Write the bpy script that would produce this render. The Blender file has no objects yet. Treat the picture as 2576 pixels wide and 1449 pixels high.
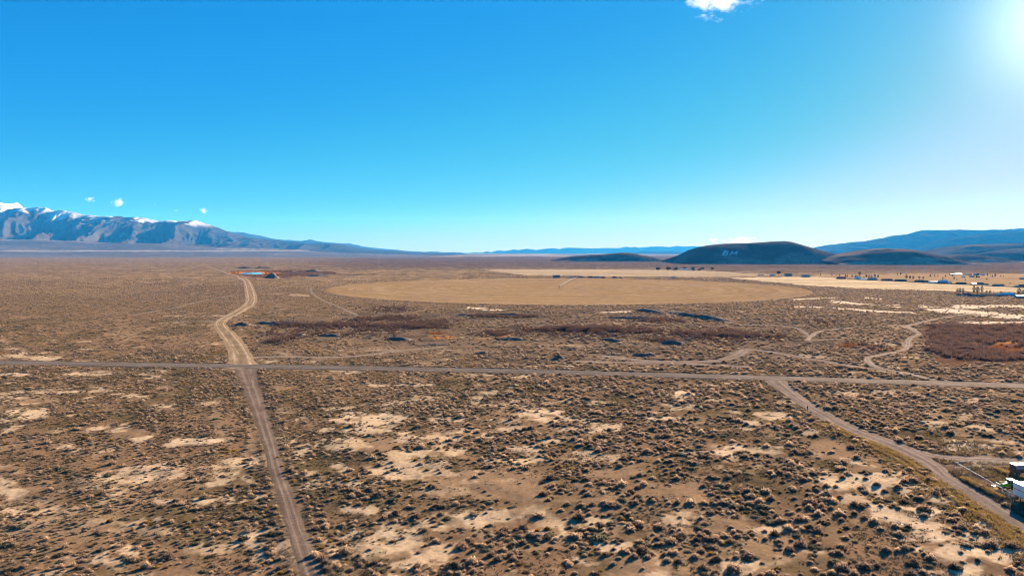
import bpy, bmesh, math, random
import numpy as np
from mathutils import Vector, Matrix
from mathutils.bvhtree import BVHTree

random.seed(7)
RNG = np.random.default_rng(7)
SC = bpy.context.scene
COL = SC.collection
PI = math.pi

# ------------------------------------------------------------------ camera
CAM_H = 60.0
PITCH = math.radians(3.017)
FPX, CX, CY = 1717.3, 1288.0, 724.5          # lens in units of a 2576 px wide frame
cam_d = bpy.data.cameras.new('camera')
cam = bpy.data.objects.new('camera', cam_d)
COL.objects.link(cam)
cam.location = (0, 0, CAM_H)
cam.rotation_euler = (PI / 2 - PITCH, 0, 0)
cam_d.sensor_width = 36.0
cam_d.lens = 24.0
cam_d.clip_start = 0.5
cam_d.clip_end = 200000
SC.camera = cam

# ------------------------------------------------------------------ sky and sun
SUN_AZ, SUN_EL = math.radians(38.5), math.radians(15.0)
SUN_DIR = Vector((math.sin(SUN_AZ) * math.cos(SUN_EL), math.cos(SUN_AZ) * math.cos(SUN_EL), math.sin(SUN_EL)))
world = bpy.data.worlds.new('World')
SC.world = world
world.use_nodes = True
wn, wl = world.node_tree.nodes, world.node_tree.links
wn.clear()
sky = wn.new('ShaderNodeTexSky')
sky.sky_type = 'NISHITA'
sky.sun_disc = False
sky.sun_elevation = SUN_EL
sky.sun_rotation = SUN_AZ
sky.altitude = 1400
sky.air_density = 0.7
sky.dust_density = 0.25
sky.ozone_density = 4.0
# deep, saturated desert sky: the same response for the whole dome
pre = wn.new('ShaderNodeVectorMath'); pre.operation = 'SCALE'; pre.inputs['Scale'].default_value = 0.1
crv = wn.new('ShaderNodeRGBCurve')
SKY_CURVE = (
    ((0, 0), (.07, .0035), (.155, .022), (.28, .07), (.45, .18), (.62, .25), (.85, .31), (1, .33)),
    ((0, 0), (.16, .115), (.206, .13), (.328, .180), (.50, .219), (.72, .255), (.9, .265), (1, .29)),
    ((0, 0), (.348, .32), (.457, .325), (.653, .305), (.87, .275), (1.0, .28)))
for ci, ptsc in enumerate(SKY_CURVE):
    cv = crv.mapping.curves[ci]
    cv.points[0].location = ptsc[0]; cv.points[1].location = ptsc[-1]
    for p_ in ptsc[1:-1]: cv.points.new(*p_)
crv.mapping.use_clip = False
crv.mapping.extend = 'EXTRAPOLATED'
crv.mapping.update()
post = wn.new('ShaderNodeVectorMath'); post.operation = 'SCALE'; post.inputs['Scale'].default_value = 5.7
bg = wn.new('ShaderNodeBackground')
bg.inputs['Strength'].default_value = 0.10
wo = wn.new('ShaderNodeOutputWorld')
# bright circumsolar glow: the sun itself stands just outside the right edge
wtc = wn.new('ShaderNodeTexCoord')
dt = wn.new('ShaderNodeVectorMath'); dt.operation = 'DOT_PRODUCT'; dt.inputs[1].default_value = SUN_DIR
wl.new(wtc.outputs['Generated'], dt.inputs[0])
def glow(power, amount):
    mx0 = wn.new('ShaderNodeMath'); mx0.operation = 'MAXIMUM'; mx0.inputs[1].default_value = 0.0; wl.new(dt.outputs['Value'], mx0.inputs[0])
    pw = wn.new('ShaderNodeMath'); pw.operation = 'POWER'; pw.inputs[1].default_value = power; wl.new(mx0.outputs[0], pw.inputs[0])
    ml = wn.new('ShaderNodeMath'); ml.operation = 'MULTIPLY'; ml.inputs[1].default_value = amount; wl.new(pw.outputs[0], ml.inputs[0])
    return ml.outputs[0]
gsum = wn.new('ShaderNodeMath'); gsum.operation = 'ADD'
wl.new(glow(450, 1.9), gsum.inputs[0]); wl.new(glow(80, .22), gsum.inputs[1])
gadd = wn.new('ShaderNodeVectorMath'); gadd.operation = 'ADD'
wl.new(gsum.outputs[0], gadd.inputs[1])
wl.new(sky.outputs[0], pre.inputs[0]); wl.new(pre.outputs[0], crv.inputs['Color'])
wl.new(crv.outputs[0], post.inputs[0]); wl.new(post.outputs[0], gadd.inputs[0]); wl.new(gadd.outputs[0], bg.inputs['Color'])
wl.new(bg.outputs[0], wo.inputs['Surface'])
sun_d = bpy.data.lights.new('sun', 'SUN')
sun_d.energy = 5.0
sun_d.angle = math.radians(0.5)
sun_d.color = (1.0, 0.86, 0.70)
sun = bpy.data.objects.new('sun', sun_d)
COL.objects.link(sun)
sun.rotation_euler = SUN_DIR.to_track_quat('Z', 'Y').to_euler()
sun.location = (0, 0, 500)

SC.view_settings.view_transform = 'Standard'
SC.view_settings.look = 'None'
SC.view_settings.exposure = 2.0
SC.view_settings.gamma = 1.0
SC.view_settings.use_curve_mapping = False
SC.render.engine = 'CYCLES'
SC.cycles.use_denoising = True
SC.cycles.max_bounces = 5
SC.cycles.diffuse_bounces = 2
SC.cycles.glossy_bounces = 2
SC.cycles.transmission_bounces = 3
SC.cycles.transparent_max_bounces = 6
SC.cycles.volume_bounces = 0
SC.cycles.use_fast_gi = False
SC.cycles.pixel_filter_type = 'BLACKMAN_HARRIS'
SC.cycles.filter_width = 1.0

# ------------------------------------------------------------------ helpers
def tag(o, label=None, cat=None, group=None, kind=None):
    if label: o['label'] = label
    if cat: o['category'] = cat
    if group: o['group'] = group
    if kind: o['kind'] = kind
    return o

def empty(name, loc=(0, 0, 0), rz=0.0, label=None, cat=None, group=None):
    o = bpy.data.objects.new(name, None)
    o.empty_display_size = 0.5
    COL.objects.link(o)
    o.location = loc
    o.rotation_euler = (0, 0, rz)
    return tag(o, label, cat, group)

def link_mesh(name, me, parent=None, loc=None):
    o = bpy.data.objects.new(name, me)
    COL.objects.link(o)
    if parent is not None: o.parent = parent
    if loc is not None: o.location = loc
    return o

def copy_tree(root, loc, rz=0.0, scl=None, label=None, group=None):
    r = root.copy(); COL.objects.link(r)
    r.location = loc; r.rotation_euler = (0, 0, rz)
    if scl is not None: r.scale = scl
    if label: r['label'] = label
    if group: r['group'] = group
    for ch in root.children:
        c = ch.copy(); COL.objects.link(c); c.parent = r
        for g in ch.children:
            d = g.copy(); COL.objects.link(d); d.parent = c
    return r

class MB:
    """collects simple solids and links them as one mesh"""
    def __init__(self): self.v, self.f = [], []
    def box(self, c, s, rz=0.0, taper=1.0):
        n = len(self.v); cz, sz = math.cos(rz), math.sin(rz)
        for dz in (-.5, .5):
            k = taper if dz > 0 else 1.0
            for dx, dy in ((-.5, -.5), (.5, -.5), (.5, .5), (-.5, .5)):
                x, y = dx * s[0] * k, dy * s[1] * k
                self.v.append((c[0] + x * cz - y * sz, c[1] + x * sz + y * cz, c[2] + dz * s[2]))
        for q in ((0, 3, 2, 1), (4, 5, 6, 7), (0, 1, 5, 4), (1, 2, 6, 5), (2, 3, 7, 6), (3, 0, 4, 7)):
            self.f.append(tuple(n + i for i in q))
        return self
    def tube(self, a, b, r0, r1=None, n=6, cap=True):
        r1 = r0 if r1 is None else r1
        a, b = Vector(a), Vector(b)
        d = (b - a).normalized()
        u = d.orthogonal().normalized(); w = d.cross(u)
        k = len(self.v)
        for p, r in ((a, r0), (b, r1)):
            for i in range(n):
                t = 2 * PI * i / n
                self.v.append(tuple(p + u * (r * math.cos(t)) + w * (r * math.sin(t))))
        for i in range(n):
            j = (i + 1) % n
            self.f.append((k + i, k + j, k + n + j, k + n + i))
        if cap:
            self.f.append(tuple(k + i for i in reversed(range(n))))
            self.f.append(tuple(k + n + i for i in range(n)))
        return self
    def prism(self, pts, x0, x1):
        """profile in (y, z) extruded along x"""
        n = len(self.v); m = len(pts)
        for x in (x0, x1):
            for y, z in pts: self.v.append((x, y, z))
        for i in range(m):
            j = (i + 1) % m
            self.f.append((n + i, n + j, n + m + j, n + m + i))
        self.f.append(tuple(n + i for i in reversed(range(m))))
        self.f.append(tuple(n + m + i for i in range(m)))
        return self
    def build(self, name, mat, parent=None, loc=None, smooth=False):
        me = bpy.data.meshes.new(name)
        me.from_pydata(self.v, [], self.f)
        bm = bmesh.new(); bm.from_mesh(me)
        bmesh.ops.recalc_face_normals(bm, faces=bm.faces)
        bm.to_mesh(me); bm.free()
        if smooth:
            for p in me.polygons: p.use_smooth = True
        me.materials.append(mat)
        return link_mesh(name, me, parent, loc)

# pixel of the 2576-wide frame -> point of the ground, and back
_cp, _sp = math.cos(PITCH), math.sin(PITCH)
def ray(px, py):
    u, v = (px - CX) / FPX, -(py - CY) / FPX
    return Vector((u, _cp + v * _sp, -_sp + v * _cp))
def G(px, py, z=0.0):
    d = ray(px, py)
    t = (z - CAM_H) / d.z
    return Vector((d.x * t, d.y * t, z))
def AT(px, py, Y):
    d = ray(px, py)
    t = Y / d.y
    return Vector((d.x * t, Y, CAM_H + d.z * t))
def project(x, y, z=0.0):
    dy, dz = y, z - CAM_H
    f = dy * _cp - dz * _sp
    up = dy * _sp + dz * _cp
    f = np.where(f < 1.0, 1.0, f)
    return CX + FPX * x / f, CY - FPX * up / f

# value noise
def _hash(ix, iy, seed):
    h = (ix.astype(np.int64) * 374761393 + iy.astype(np.int64) * 668265263 + seed * 2147483647) & 0xFFFFFFFF
    h = ((h ^ (h >> 13)) * 1274126177) & 0xFFFFFFFF
    h = h ^ (h >> 16)
    return (h & 0xFFFF) / 65535.0
def vnoise(x, y, seed=0):
    x0, y0 = np.floor(x), np.floor(y)
    fx, fy = x - x0, y - y0
    fx = fx * fx * (3 - 2 * fx); fy = fy * fy * (3 - 2 * fy)
    a = _hash(x0, y0, seed); b = _hash(x0 + 1, y0, seed)
    c = _hash(x0, y0 + 1, seed); d = _hash(x0 + 1, y0 + 1, seed)
    return (a * (1 - fx) + b * fx) * (1 - fy) + (c * (1 - fx) + d * fx) * fy
def fbm(x, y, seed=0, octv=4, gain=0.5):
    s = np.zeros_like(x, dtype=float); a = 1.0; n = 0.0
    for k in range(octv):
        s += a * vnoise(x, y, seed + 17 * k); n += a
        x, y = x * 2.03 + 11.3, y * 2.03 + 5.7; a *= gain
    return s / n
def sst(a, b, x):
    t = np.clip((x - a) / (b - a), 0, 1)
    return t * t * (3 - 2 * t)

# ------------------------------------------------------------------ materials
def nodes_of(m):
    m.use_nodes = True
    return m.node_tree.nodes, m.node_tree.links

def mat_plain(name, col, rough=0.7, metal=0.0, var=0.12, scale=1.5, bump=0.0, spec=0.3):
    """paint, metal, wood ...: base colour broken up by two noises"""
    m = bpy.data.materials.new(name)
    n, l = nodes_of(m)
    b = n['Principled BSDF']
    b.inputs['Roughness'].default_value = rough
    b.inputs['Metallic'].default_value = metal
    b.inputs['Specular IOR Level'].default_value = spec
    tc = n.new('ShaderNodeTexCoord')
    nt = n.new('ShaderNodeTexNoise'); nt.inputs['Scale'].default_value = scale; nt.inputs['Detail'].default_value = 6
    l.new(tc.outputs['Object'], nt.inputs['Vector'])
    mr = n.new('ShaderNodeMapRange')
    mr.inputs['From Min'].default_value = 0.3; mr.inputs['From Max'].default_value = 0.7
    mr.inputs['To Min'].default_value = 1 - var; mr.inputs['To Max'].default_value = 1 + var
    l.new(nt.outputs['Fac'], mr.inputs['Value'])
    vm = n.new('ShaderNodeVectorMath'); vm.operation = 'SCALE'
    vm.inputs[0].default_value = col[:3]
    l.new(mr.outputs[0], vm.inputs['Scale'])
    l.new(vm.outputs[0], b.inputs['Base Color'])
    if bump:
        bp = n.new('ShaderNodeBump'); bp.inputs['Strength'].default_value = bump
        l.new(nt.outputs['Fac'], bp.inputs['Height']); l.new(bp.outputs[0], b.inputs['Normal'])
    return m

def mat_soil(name, bump=1.0, mottle=True):
    """bare soil: colour of the soil sits on the mesh as an attribute, the grain comes from noises"""
    m = bpy.data.materials.new(name)
    n, l = nodes_of(m)
    n.clear()
    out = n.new('ShaderNodeOutputMaterial')
    b = n.new('ShaderNodeBsdfDiffuse'); b.inputs['Roughness'].default_value = 0.0
    l.new(b.outputs[0], out.inputs['Surface'])
    at = n.new('ShaderNodeAttribute'); at.attribute_name = 'soil'
    geo = n.new('ShaderNodeNewGeometry')
    def noise(scale, detail=5, rough=0.6):
        t = n.new('ShaderNodeTexNoise'); t.inputs['Scale'].default_value = scale
        t.inputs['Detail'].default_value = detail; t.inputs['Roughness'].default_value = rough
        l.new(geo.outputs['Position'], t.inputs['Vector']); return t
    def rng(src, a, b_, c, d):
        t = n.new('ShaderNodeMapRange')
        for k, v in (('From Min', a), ('From Max', b_), ('To Min', c), ('To Max', d)): t.inputs[k].default_value = v
        l.new(src, t.inputs['Value']); return t.outputs[0]
    def mul(a, b_):
        t = n.new('ShaderNodeMath'); t.operation = 'MULTIPLY'; l.new(a, t.inputs[0]); l.new(b_, t.inputs[1]); return t.outputs[0]
    n1, n2, n3 = noise(0.09), noise(0.9), noise(5.0)
    f = mul(rng(n1.outputs['Fac'], .3, .7, .82, 1.18), rng(n2.outputs['Fac'], .3, .7, .78, 1.22))
    f = mul(f, rng(n3.outputs['Fac'], .3, .7, .85, 1.15))
    if mottle:
        # scrub too far away to build plant by plant: speckle of plants and soil
        am = n.new('ShaderNodeAttribute'); am.attribute_name = 'scrub'
        s1, s2, s3 = noise(0.16, 4, 0.75), noise(0.035, 4, 0.75), noise(0.009, 4, 0.7)
        sp = mul(rng(s1.outputs['Fac'], .38, .62, .35, 1.5), mul(rng(s2.outputs['Fac'], .36, .64, .5, 1.5), rng(s3.outputs['Fac'], .36, .64, .72, 1.28)))
        mx = n.new('ShaderNodeMix'); mx.data_type = 'FLOAT'
        l.new(am.outputs['Fac'], mx.inputs[0]); mx.inputs[2].default_value = 1.0; l.new(sp, mx.inputs[3])
        f = mul(f, mx.outputs[0])
    vm = n.new('ShaderNodeVectorMath'); vm.operation = 'SCALE'
    gain = n.new('ShaderNodeMath'); gain.operation = 'MULTIPLY'; gain.inputs[1].default_value = 0.98; l.new(f, gain.inputs[0]); f = gain.outputs[0]
    l.new(at.outputs['Color'], vm.inputs[0]); l.new(f, vm.inputs['Scale'])
    l.new(vm.outputs[0], b.inputs['Color'])
    bp1 = n.new('ShaderNodeBump'); bp1.inputs['Strength'].default_value = 0.5 * bump; bp1.inputs['Distance'].default_value = 0.22
    l.new(n2.outputs['Fac'], bp1.inputs['Height'])
    bp2 = n.new('ShaderNodeBump'); bp2.inputs['Strength'].default_value = 0.5 * bump; bp2.inputs['Distance'].default_value = 0.05
    l.new(n3.outputs['Fac'], bp2.inputs['Height']); l.new(bp1.outputs[0], bp2.inputs['Normal'])
    l.new(bp2.outputs[0], b.inputs['Normal'])
    return m

def mat_leaf(name, dark, light, transl=0.35, var=0.38):
    """plant matter: 'tint' attribute runs from woody twig to dry tip, with shrub shade and rim light mixed in, each plant differs a little"""
    m = bpy.data.materials.new(name)
    n, l = nodes_of(m)
    n.clear()
    out = n.new('ShaderNodeOutputMaterial')
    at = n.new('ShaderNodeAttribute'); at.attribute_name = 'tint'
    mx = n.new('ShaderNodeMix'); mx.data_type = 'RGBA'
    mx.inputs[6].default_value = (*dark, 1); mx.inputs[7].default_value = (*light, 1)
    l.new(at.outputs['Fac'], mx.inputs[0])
    oi = n.new('ShaderNodeObjectInfo')
    mr = n.new('ShaderNodeMapRange'); mr.inputs['To Min'].default_value = 1 - var; mr.inputs['To Max'].default_value = 1 + var
    l.new(oi.outputs['Random'], mr.inputs['Value'])
    vm = n.new('ShaderNodeVectorMath'); vm.operation = 'SCALE'
    l.new(mx.outputs[2], vm.inputs[0]); l.new(mr.outputs[0], vm.inputs['Scale'])
    df = n.new('ShaderNodeBsdfDiffuse'); tr = n.new('ShaderNodeBsdfTranslucent')
    l.new(vm.outputs[0], df.inputs['Color']); l.new(vm.outputs[0], tr.inputs['Color'])
    ms = n.new('ShaderNodeMixShader')
    tm = n.new('ShaderNodeMath'); tm.operation = 'MULTIPLY_ADD'; tm.inputs[1].default_value = transl; tm.inputs[2].default_value = .06; tm.use_clamp = True
    l.new(at.outputs['Fac'], tm.inputs[0]); l.new(tm.outputs[0], ms.inputs[0])
    l.new(df.outputs[0], ms.inputs[1]); l.new(tr.outputs[0], ms.inputs[2])
    l.new(ms.outputs[0], out.inputs['Surface'])
    return m

M_soil = mat_soil('soil')
M_road = mat_soil('road_soil', bump=0.5, mottle=False)
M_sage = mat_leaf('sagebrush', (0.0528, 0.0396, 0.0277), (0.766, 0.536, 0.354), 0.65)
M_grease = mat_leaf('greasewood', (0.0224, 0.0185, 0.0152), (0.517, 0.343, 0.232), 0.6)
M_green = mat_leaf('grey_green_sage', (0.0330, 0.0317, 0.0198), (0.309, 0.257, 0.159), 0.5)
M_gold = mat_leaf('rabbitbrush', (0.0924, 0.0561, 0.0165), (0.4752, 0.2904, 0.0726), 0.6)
M_grass = mat_leaf('dry_grass', (0.1320, 0.0924, 0.0495), (0.3168, 0.2178, 0.1122), 0.4)
M_yellow = mat_leaf('yellow_grass', (0.1320, 0.0858, 0.0330), (0.4092, 0.2640, 0.0990), 0.5)
M_cover = mat_leaf('low_forb', (0.0495, 0.0429, 0.0231), (0.1518, 0.1221, 0.0693), 0.3)
M_willow = mat_leaf('willow_twig', (0.0462, 0.0277, 0.0238), (0.205, 0.118, 0.082), 0.35)
M_reed = mat_leaf('orange_reed', (0.2244, 0.0792, 0.0231), (0.3960, 0.1518, 0.0429), 0.35)
M_bark = mat_plain('bark', (0.10, 0.075, 0.055), 0.9, bump=0.4, scale=4)
M_twig = mat_leaf('bare_twig', (0.0528, 0.0363, 0.0264), (0.1584, 0.1089, 0.0792), 0.15)
M_ever = mat_leaf('evergreen', (0.0079, 0.0145, 0.0092), (0.0297, 0.0409, 0.0238), 0.2)
M_white = mat_plain('white_paint', (0.80, 0.80, 0.79), 0.35, var=0.05, spec=0.5)
M_cream = mat_plain('cream_siding', (0.58, 0.53, 0.44), 0.7)
M_tan = mat_plain('tan_siding', (0.34, 0.25, 0.17), 0.8)
M_brown = mat_plain('brown_siding', (0.12, 0.075, 0.05), 0.8)
M_grey = mat_plain('grey_siding', (0.30, 0.31, 0.33), 0.7)
M_blue = mat_plain('blue_siding', (0.16, 0.27, 0.36), 0.6)
M_teal = mat_plain('teal_metal', (0.16, 0.33, 0.34), 0.45, spec=0.5)
M_red = mat_plain('red_barn', (0.22, 0.045, 0.05), 0.7)
M_roofd = mat_plain('dark_shingle', (0.060, 0.058, 0.060), 0.8, bump=0.3, scale=5)
M_roofb = mat_plain('brown_shingle', (0.10, 0.07, 0.055), 0.85, bump=0.3, scale=5)
M_roofm = mat_plain('metal_roof', (0.72, 0.73, 0.75), 0.28, metal=0.6, var=0.06, spec=0.5)
M_glass = mat_plain('window_glass', (0.03, 0.04, 0.05), 0.08, var=0.05, spec=0.6)
M_steel = mat_plain('galvanised_steel', (0.55, 0.55, 0.54), 0.4, metal=0.7, var=0.1)
M_dsteel = mat_plain('dull_steel', (0.22, 0.21, 0.20), 0.6, metal=0.4)
M_tyre = mat_plain('tyre_rubber', (0.022, 0.022, 0.024), 0.85)
M_green_p = mat_plain('green_paint', (0.06, 0.24, 0.03), 0.4, spec=0.5)
M_yell_p = mat_plain('yellow_paint', (0.75, 0.55, 0.05), 0.4, spec=0.5)
M_red_p = mat_plain('red_paint', (0.55, 0.05, 0.04), 0.45, spec=0.5)
M_rust = mat_plain('rusty_steel', (0.17, 0.075, 0.045), 0.8, var=0.35, scale=3, bump=0.2)
M_wood = mat_plain('weathered_wood', (0.16, 0.125, 0.10), 0.9, scale=6, var=0.25)
M_hay = mat_plain('hay', (0.26, 0.22, 0.12), 0.95, bump=0.6, scale=4, var=0.2)
M_tarp = mat_plain('blue_tarp', (0.05, 0.12, 0.20), 0.6, var=0.2)
M_skin = mat_plain('skin', (0.42, 0.25, 0.18), 0.6, var=0.04)
M_cloth = mat_plain('dark_clothes', (0.014, 0.013, 0.016), 0.9, var=0.2, scale=8)
M_jeans = mat_plain('dark_jeans', (0.022, 0.024, 0.034), 0.9, var=0.2, scale=8)
M_hair = mat_plain('dark_hair', (0.015, 0.012, 0.01), 0.7)
M_limew = mat_plain('whitewashed_stone', (0.80, 0.79, 0.76), 0.9, var=0.12, scale=0.4)

# ------------------------------------------------------------------ layout: roads and tracks (centre points and widths)
def zmap(pts, ox, oy, s):
    return [((ox + x / s) / 1.16460, (oy + y / s) / 1.16460) for x, y in pts]

def resample(pts, widths, step):
    """Catmull-Rom through world points"""
    P = np.array([(p.x, p.y) for p in pts]); W = np.array(widths, float)
    P = np.vstack([2 * P[0] - P[1], P, 2 * P[-1] - P[-2]]); W = np.hstack([W[0], W, W[-1]])
    outp, outw = [], []
    for i in range(1, len(P) - 2):
        L = np.linalg.norm(P[i + 1] - P[i]); n = max(2, int(L / step))
        for k in range(n):
            t = k / n
            a, b, c, d = P[i - 1], P[i], P[i + 1], P[i + 2]
            outp.append(0.5 * (2 * b + (c - a) * t + (2 * a - 5 * b + 4 * c - d) * t * t + (3 * b - a - 3 * c + d) * t ** 3))
            outw.append(W[i] * (1 - t) + W[i + 1] * t)
    outp.append(P[-2]); outw.append(W[-2])
    return np.array(outp), np.array(outw)

def path(disp, widths, step=3.0):
    return resample([G(x, y) for x, y in disp], widths if hasattr(widths, '__len__') else [widths] * len(disp), step)

ROADS = {}
ROADS['main'] = path([(-900, 898.5), (-300, 907), (0, 912), (600, 921), (1288, 933.2), (1889, 949.5), (2576, 970.5), (3200, 990)], 12.5, 5)
ROADS['front'] = path([(846, 1620), (812, 1530), (787, 1449), (746, 1331), (721, 1251), (699, 1191), (680, 1120), (662, 1060), (644, 1010), (627, 962), (620, 938), (618, 925)],
                      [3.9, 3.7, 3.6, 3.4, 3.6, 3.2, 3.8, 4.6, 5.4, 7.0, 9.5, 12], 1.5)
ROADS['winding'] = path([(612, 926), (610, 916), (603, 890), (591, 866), (573, 842), (554, 819), (560, 805), (584, 793), (621, 771), (632, 757), (632, 747), (627, 724), (620, 707), (611, 699)],
                        [19, 12.5, 11, 11, 10.5, 8.8, 9.2, 10, 12, 12.5, 13, 13.5, 13, 10], 3)
ROADS['right'] = path([(1948, 950), (1953, 961), (2007, 1002), (2050, 1030), (2097, 1057), (2152, 1084), (2216, 1109), (2275, 1134), (2336, 1165), (2370, 1193), (2416, 1220), (2460, 1247), (2502, 1275), (2526, 1289), (2620, 1350), (2800, 1475)],
                      [13, 8.5, 5.5, 5.8, 6.0, 7.2, 8.2, 7.5, 5.2, 4.3, 4.2, 4.4, 4.4, 4.4, 4.4, 4.4], 1.5)
ROADS['branch'] = path([(2225, 1112), (2298, 1134), (2350, 1146), (2407, 1153), (2490, 1156), (2576, 1158), (2750, 1160)], [4, 5.0, 5.2, 5.0, 4.6, 4.4, 4.4], 2)
Z8 = lambda p: zmap(p, 2000, 860, 2.576)
Z7 = lambda p: zmap(p, 1200, 860, 2.576)
ZL = lambda p: zmap(p, 500, 760, 3.623)
TRAILS = [
    (Z8([(1690, 240), (1750, 280), (1785, 305), (1720, 335), (1700, 370), (1690, 405), (1640, 432), (1480, 466), (1392, 488), (1420, 530), (1490, 562), (1700, 602), (1900, 652)]), 3.6, 'pale'),
    (Z8([(940, 352), (975, 318), (1060, 281), (1300, 256), (1500, 248), (1690, 240)]), 3.2, 'pale'),
    (Z8([(1690, 244), (1820, 212), (1930, 190), (2060, 168), (2200, 150)]), 4.0, 'pale'),
    (Z8([(965, 325), (900, 280), (830, 252), (640, 236), (450, 236), (300, 205), (200, 172), (-50, 135), (-200, 118)]), 3.4, 'tan'),
    (Z8([(1700, 388), (1600, 365), (1450, 345), (1250, 338), (1000, 352), (930, 355)]), 2.6, 'tan'),
    (Z8([(-600, 470), (-300, 505), (0, 516), (200, 512), (330, 492), (430, 455), (475, 420)]), 7.0, 'tan'),
    (Z8([(470, 420), (700, 445), (1000, 500), (1300, 550), (1500, 570)]), 6.0, 'tan'),
    (Z7([(1250, 510), (1650, 520), (2000, 525), (2300, 540), (2560, 552)]), 6.5, 'tan'),
    (ZL([(560, 690), (440, 655), (200, 660), (-80, 668)]), 4.0, 'tan'),
    (ZL([(1490, 310), (1500, 350), (1570, 410), (1690, 465), (1850, 530), (1990, 600)]), 3.0, 'tan'),
    (ZL([(930, 345), (1150, 300), (1400, 255), (1560, 215)]), 3.6, 'tan'),
    (ZL([(740, 375), (500, 410), (250, 460), (60, 510), (-400, 590)]), 3.0, 'tan'),
    (ZL([(870, 1040), (1200, 1030), (1700, 1040), (2100, 1010), (2500, 960), (2900, 930)]), 5.5, 'tan'),
    (ZL([(740, 215), (700, 175), (600, 150), (520, 115), (380, 70)]), 4.0, 'pale'),
]
TRAILS = [(path(p, w, 4), k) for p, w, k in TRAILS]

def dist_path(x, y, P):
    best = np.full(x.shape, 1e9)
    for i in range(len(P) - 1):
        a, b = P[i], P[i + 1]
        d = b - a; L2 = d @ d + 1e-9
        t = np.clip(((x - a[0]) * d[0] + (y - a[1]) * d[1]) / L2, 0, 1)
        q = (x - a[0] - t * d[0]) ** 2 + (y - a[1] - t * d[1]) ** 2
        np.minimum(best, q, out=best)
    return np.sqrt(best)

def road_clear(x, y):
    """signed metres outside the nearest road edge"""
    best = np.full(x.shape, 1e9)
    for P, W in list(ROADS.values()) + [t[0] for t in TRAILS]:
        S = P[::2] if len(P) > 20 else P
        if np.any(S[-1] != P[-1]): S = np.vstack([S, P[-1]])
        lo, hi = S.min(0) - 25, S.max(0) + 25
        m = (x > lo[0]) & (x < hi[0]) & (y > lo[1]) & (y < hi[1])
        if m.any():
            # widths vary: use local width through nearest sample
            xs, ys = x[m], y[m]
            bq = np.full(xs.shape, 1e9); bw = np.zeros(xs.shape)
            WW = np.interp(np.linspace(0, 1, len(S)), np.linspace(0, 1, len(W)), W)
            for i in range(len(S) - 1):
                a, b = S[i], S[i + 1]
                d = b - a; L2 = d @ d + 1e-9
                t = np.clip(((xs - a[0]) * d[0] + (ys - a[1]) * d[1]) / L2, 0, 1)
                q = (xs - a[0] - t * d[0]) ** 2 + (ys - a[1] - t * d[1]) ** 2
                k = q < bq
                bq[k] = q[k]; bw[k] = WW[i]
            best[m] = np.minimum(best[m], np.sqrt(bq) - bw / 2)
    return best

PIVOT_C, PIVOT_R = (86.0, 1163.0), 388.0

# ------------------------------------------------------------------ layout: soil
PALE = [  # x, y, half width, half height in the photograph, strength
    (950, 1052, 95, 20, 1), (905, 1085, 60, 14, .9), (1370, 1050, 70, 20, 1), (1300, 1075, 40, 8, .8), (870, 1118, 55, 16, .7), (290, 1072, 50, 12, 1), (60, 1045, 60, 14, 1),
    (20, 1085, 30, 12, .8), (490, 1112, 60, 13, 1), (390, 1102, 34, 14, 1), (200, 1118, 40, 10, .8), (1110, 1142, 70, 12, .8), (1660, 1050, 40, 8, 1), (1720, 992, 30, 16, 1),
    (1480, 1010, 60, 7, .8), (1835, 1142, 45, 16, 1), (1850, 1080, 40, 8, .7), (1230, 1030, 60, 7, .7), (620, 1180, 16, 40, .5), (2420, 1121, 95, 13, 1.1), (2540, 1112, 50, 8, .9),
    (2180, 1222, 120, 24, 1), (2260, 1290, 110, 26, 1), (2330, 1340, 140, 26, 1), (2440, 1392, 110, 22, 1), (2500, 1335, 60, 14, .9), (2150, 1262, 60, 10, .8), (2390, 1440, 90, 16, 1), (2000, 1010, 40, 10, .8), (1960, 1045, 50, 9, .9), (2040, 1085, 30, 10, .7),
    (30, 1235, 40, 26, .9), (15, 1290, 34, 26, 1), (230, 1408, 90, 10, .9), (320, 1376, 50, 8, .8), (120, 1436, 60, 10, .6), (960, 1342, 60, 12, 1), (905, 1328, 22, 10, .8), (1700, 1302, 60, 16, .8),
    (1880, 1420, 60, 14, .9), (1950, 1336, 50, 14, .8), (2060, 1385, 50, 10, .8), (1560, 1155, 30, 10, .7), (880, 1215, 70, 8, .7), (1150, 1190, 100, 8, .6), (1250, 990, 50, 6, .7), (1010, 1010, 60, 6, .6), (410, 1020, 60, 8, .8),
    (120, 985, 90, 9, .9), (330, 1000, 50, 7, .8), (530, 1010, 40, 6, .7), (230, 940, 60, 6, .8), (40, 940, 60, 7, 1), (30, 898, 50, 5, .9), (120, 902, 60, 4, .9), (2480, 962, 70, 4, .9), (2420, 1000, 60, 8, .7), (2240, 985, 60, 7, .7), (2120, 985, 40, 7, .8),
    (820, 845, 60, 4, .5), (940, 880, 90, 7, .5), (1150, 885, 90, 8, .5), (760, 905, 60, 4, .5), (1420, 870, 60, 5, .5), (2050, 900, 60, 8, .6), (2230, 865, 60, 6, .5), (745, 742, 30, 4, .8), (690, 738, 30, 2, .7), (560, 795, 60, 3, .6), (440, 795, 40, 2, .6),
]
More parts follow.
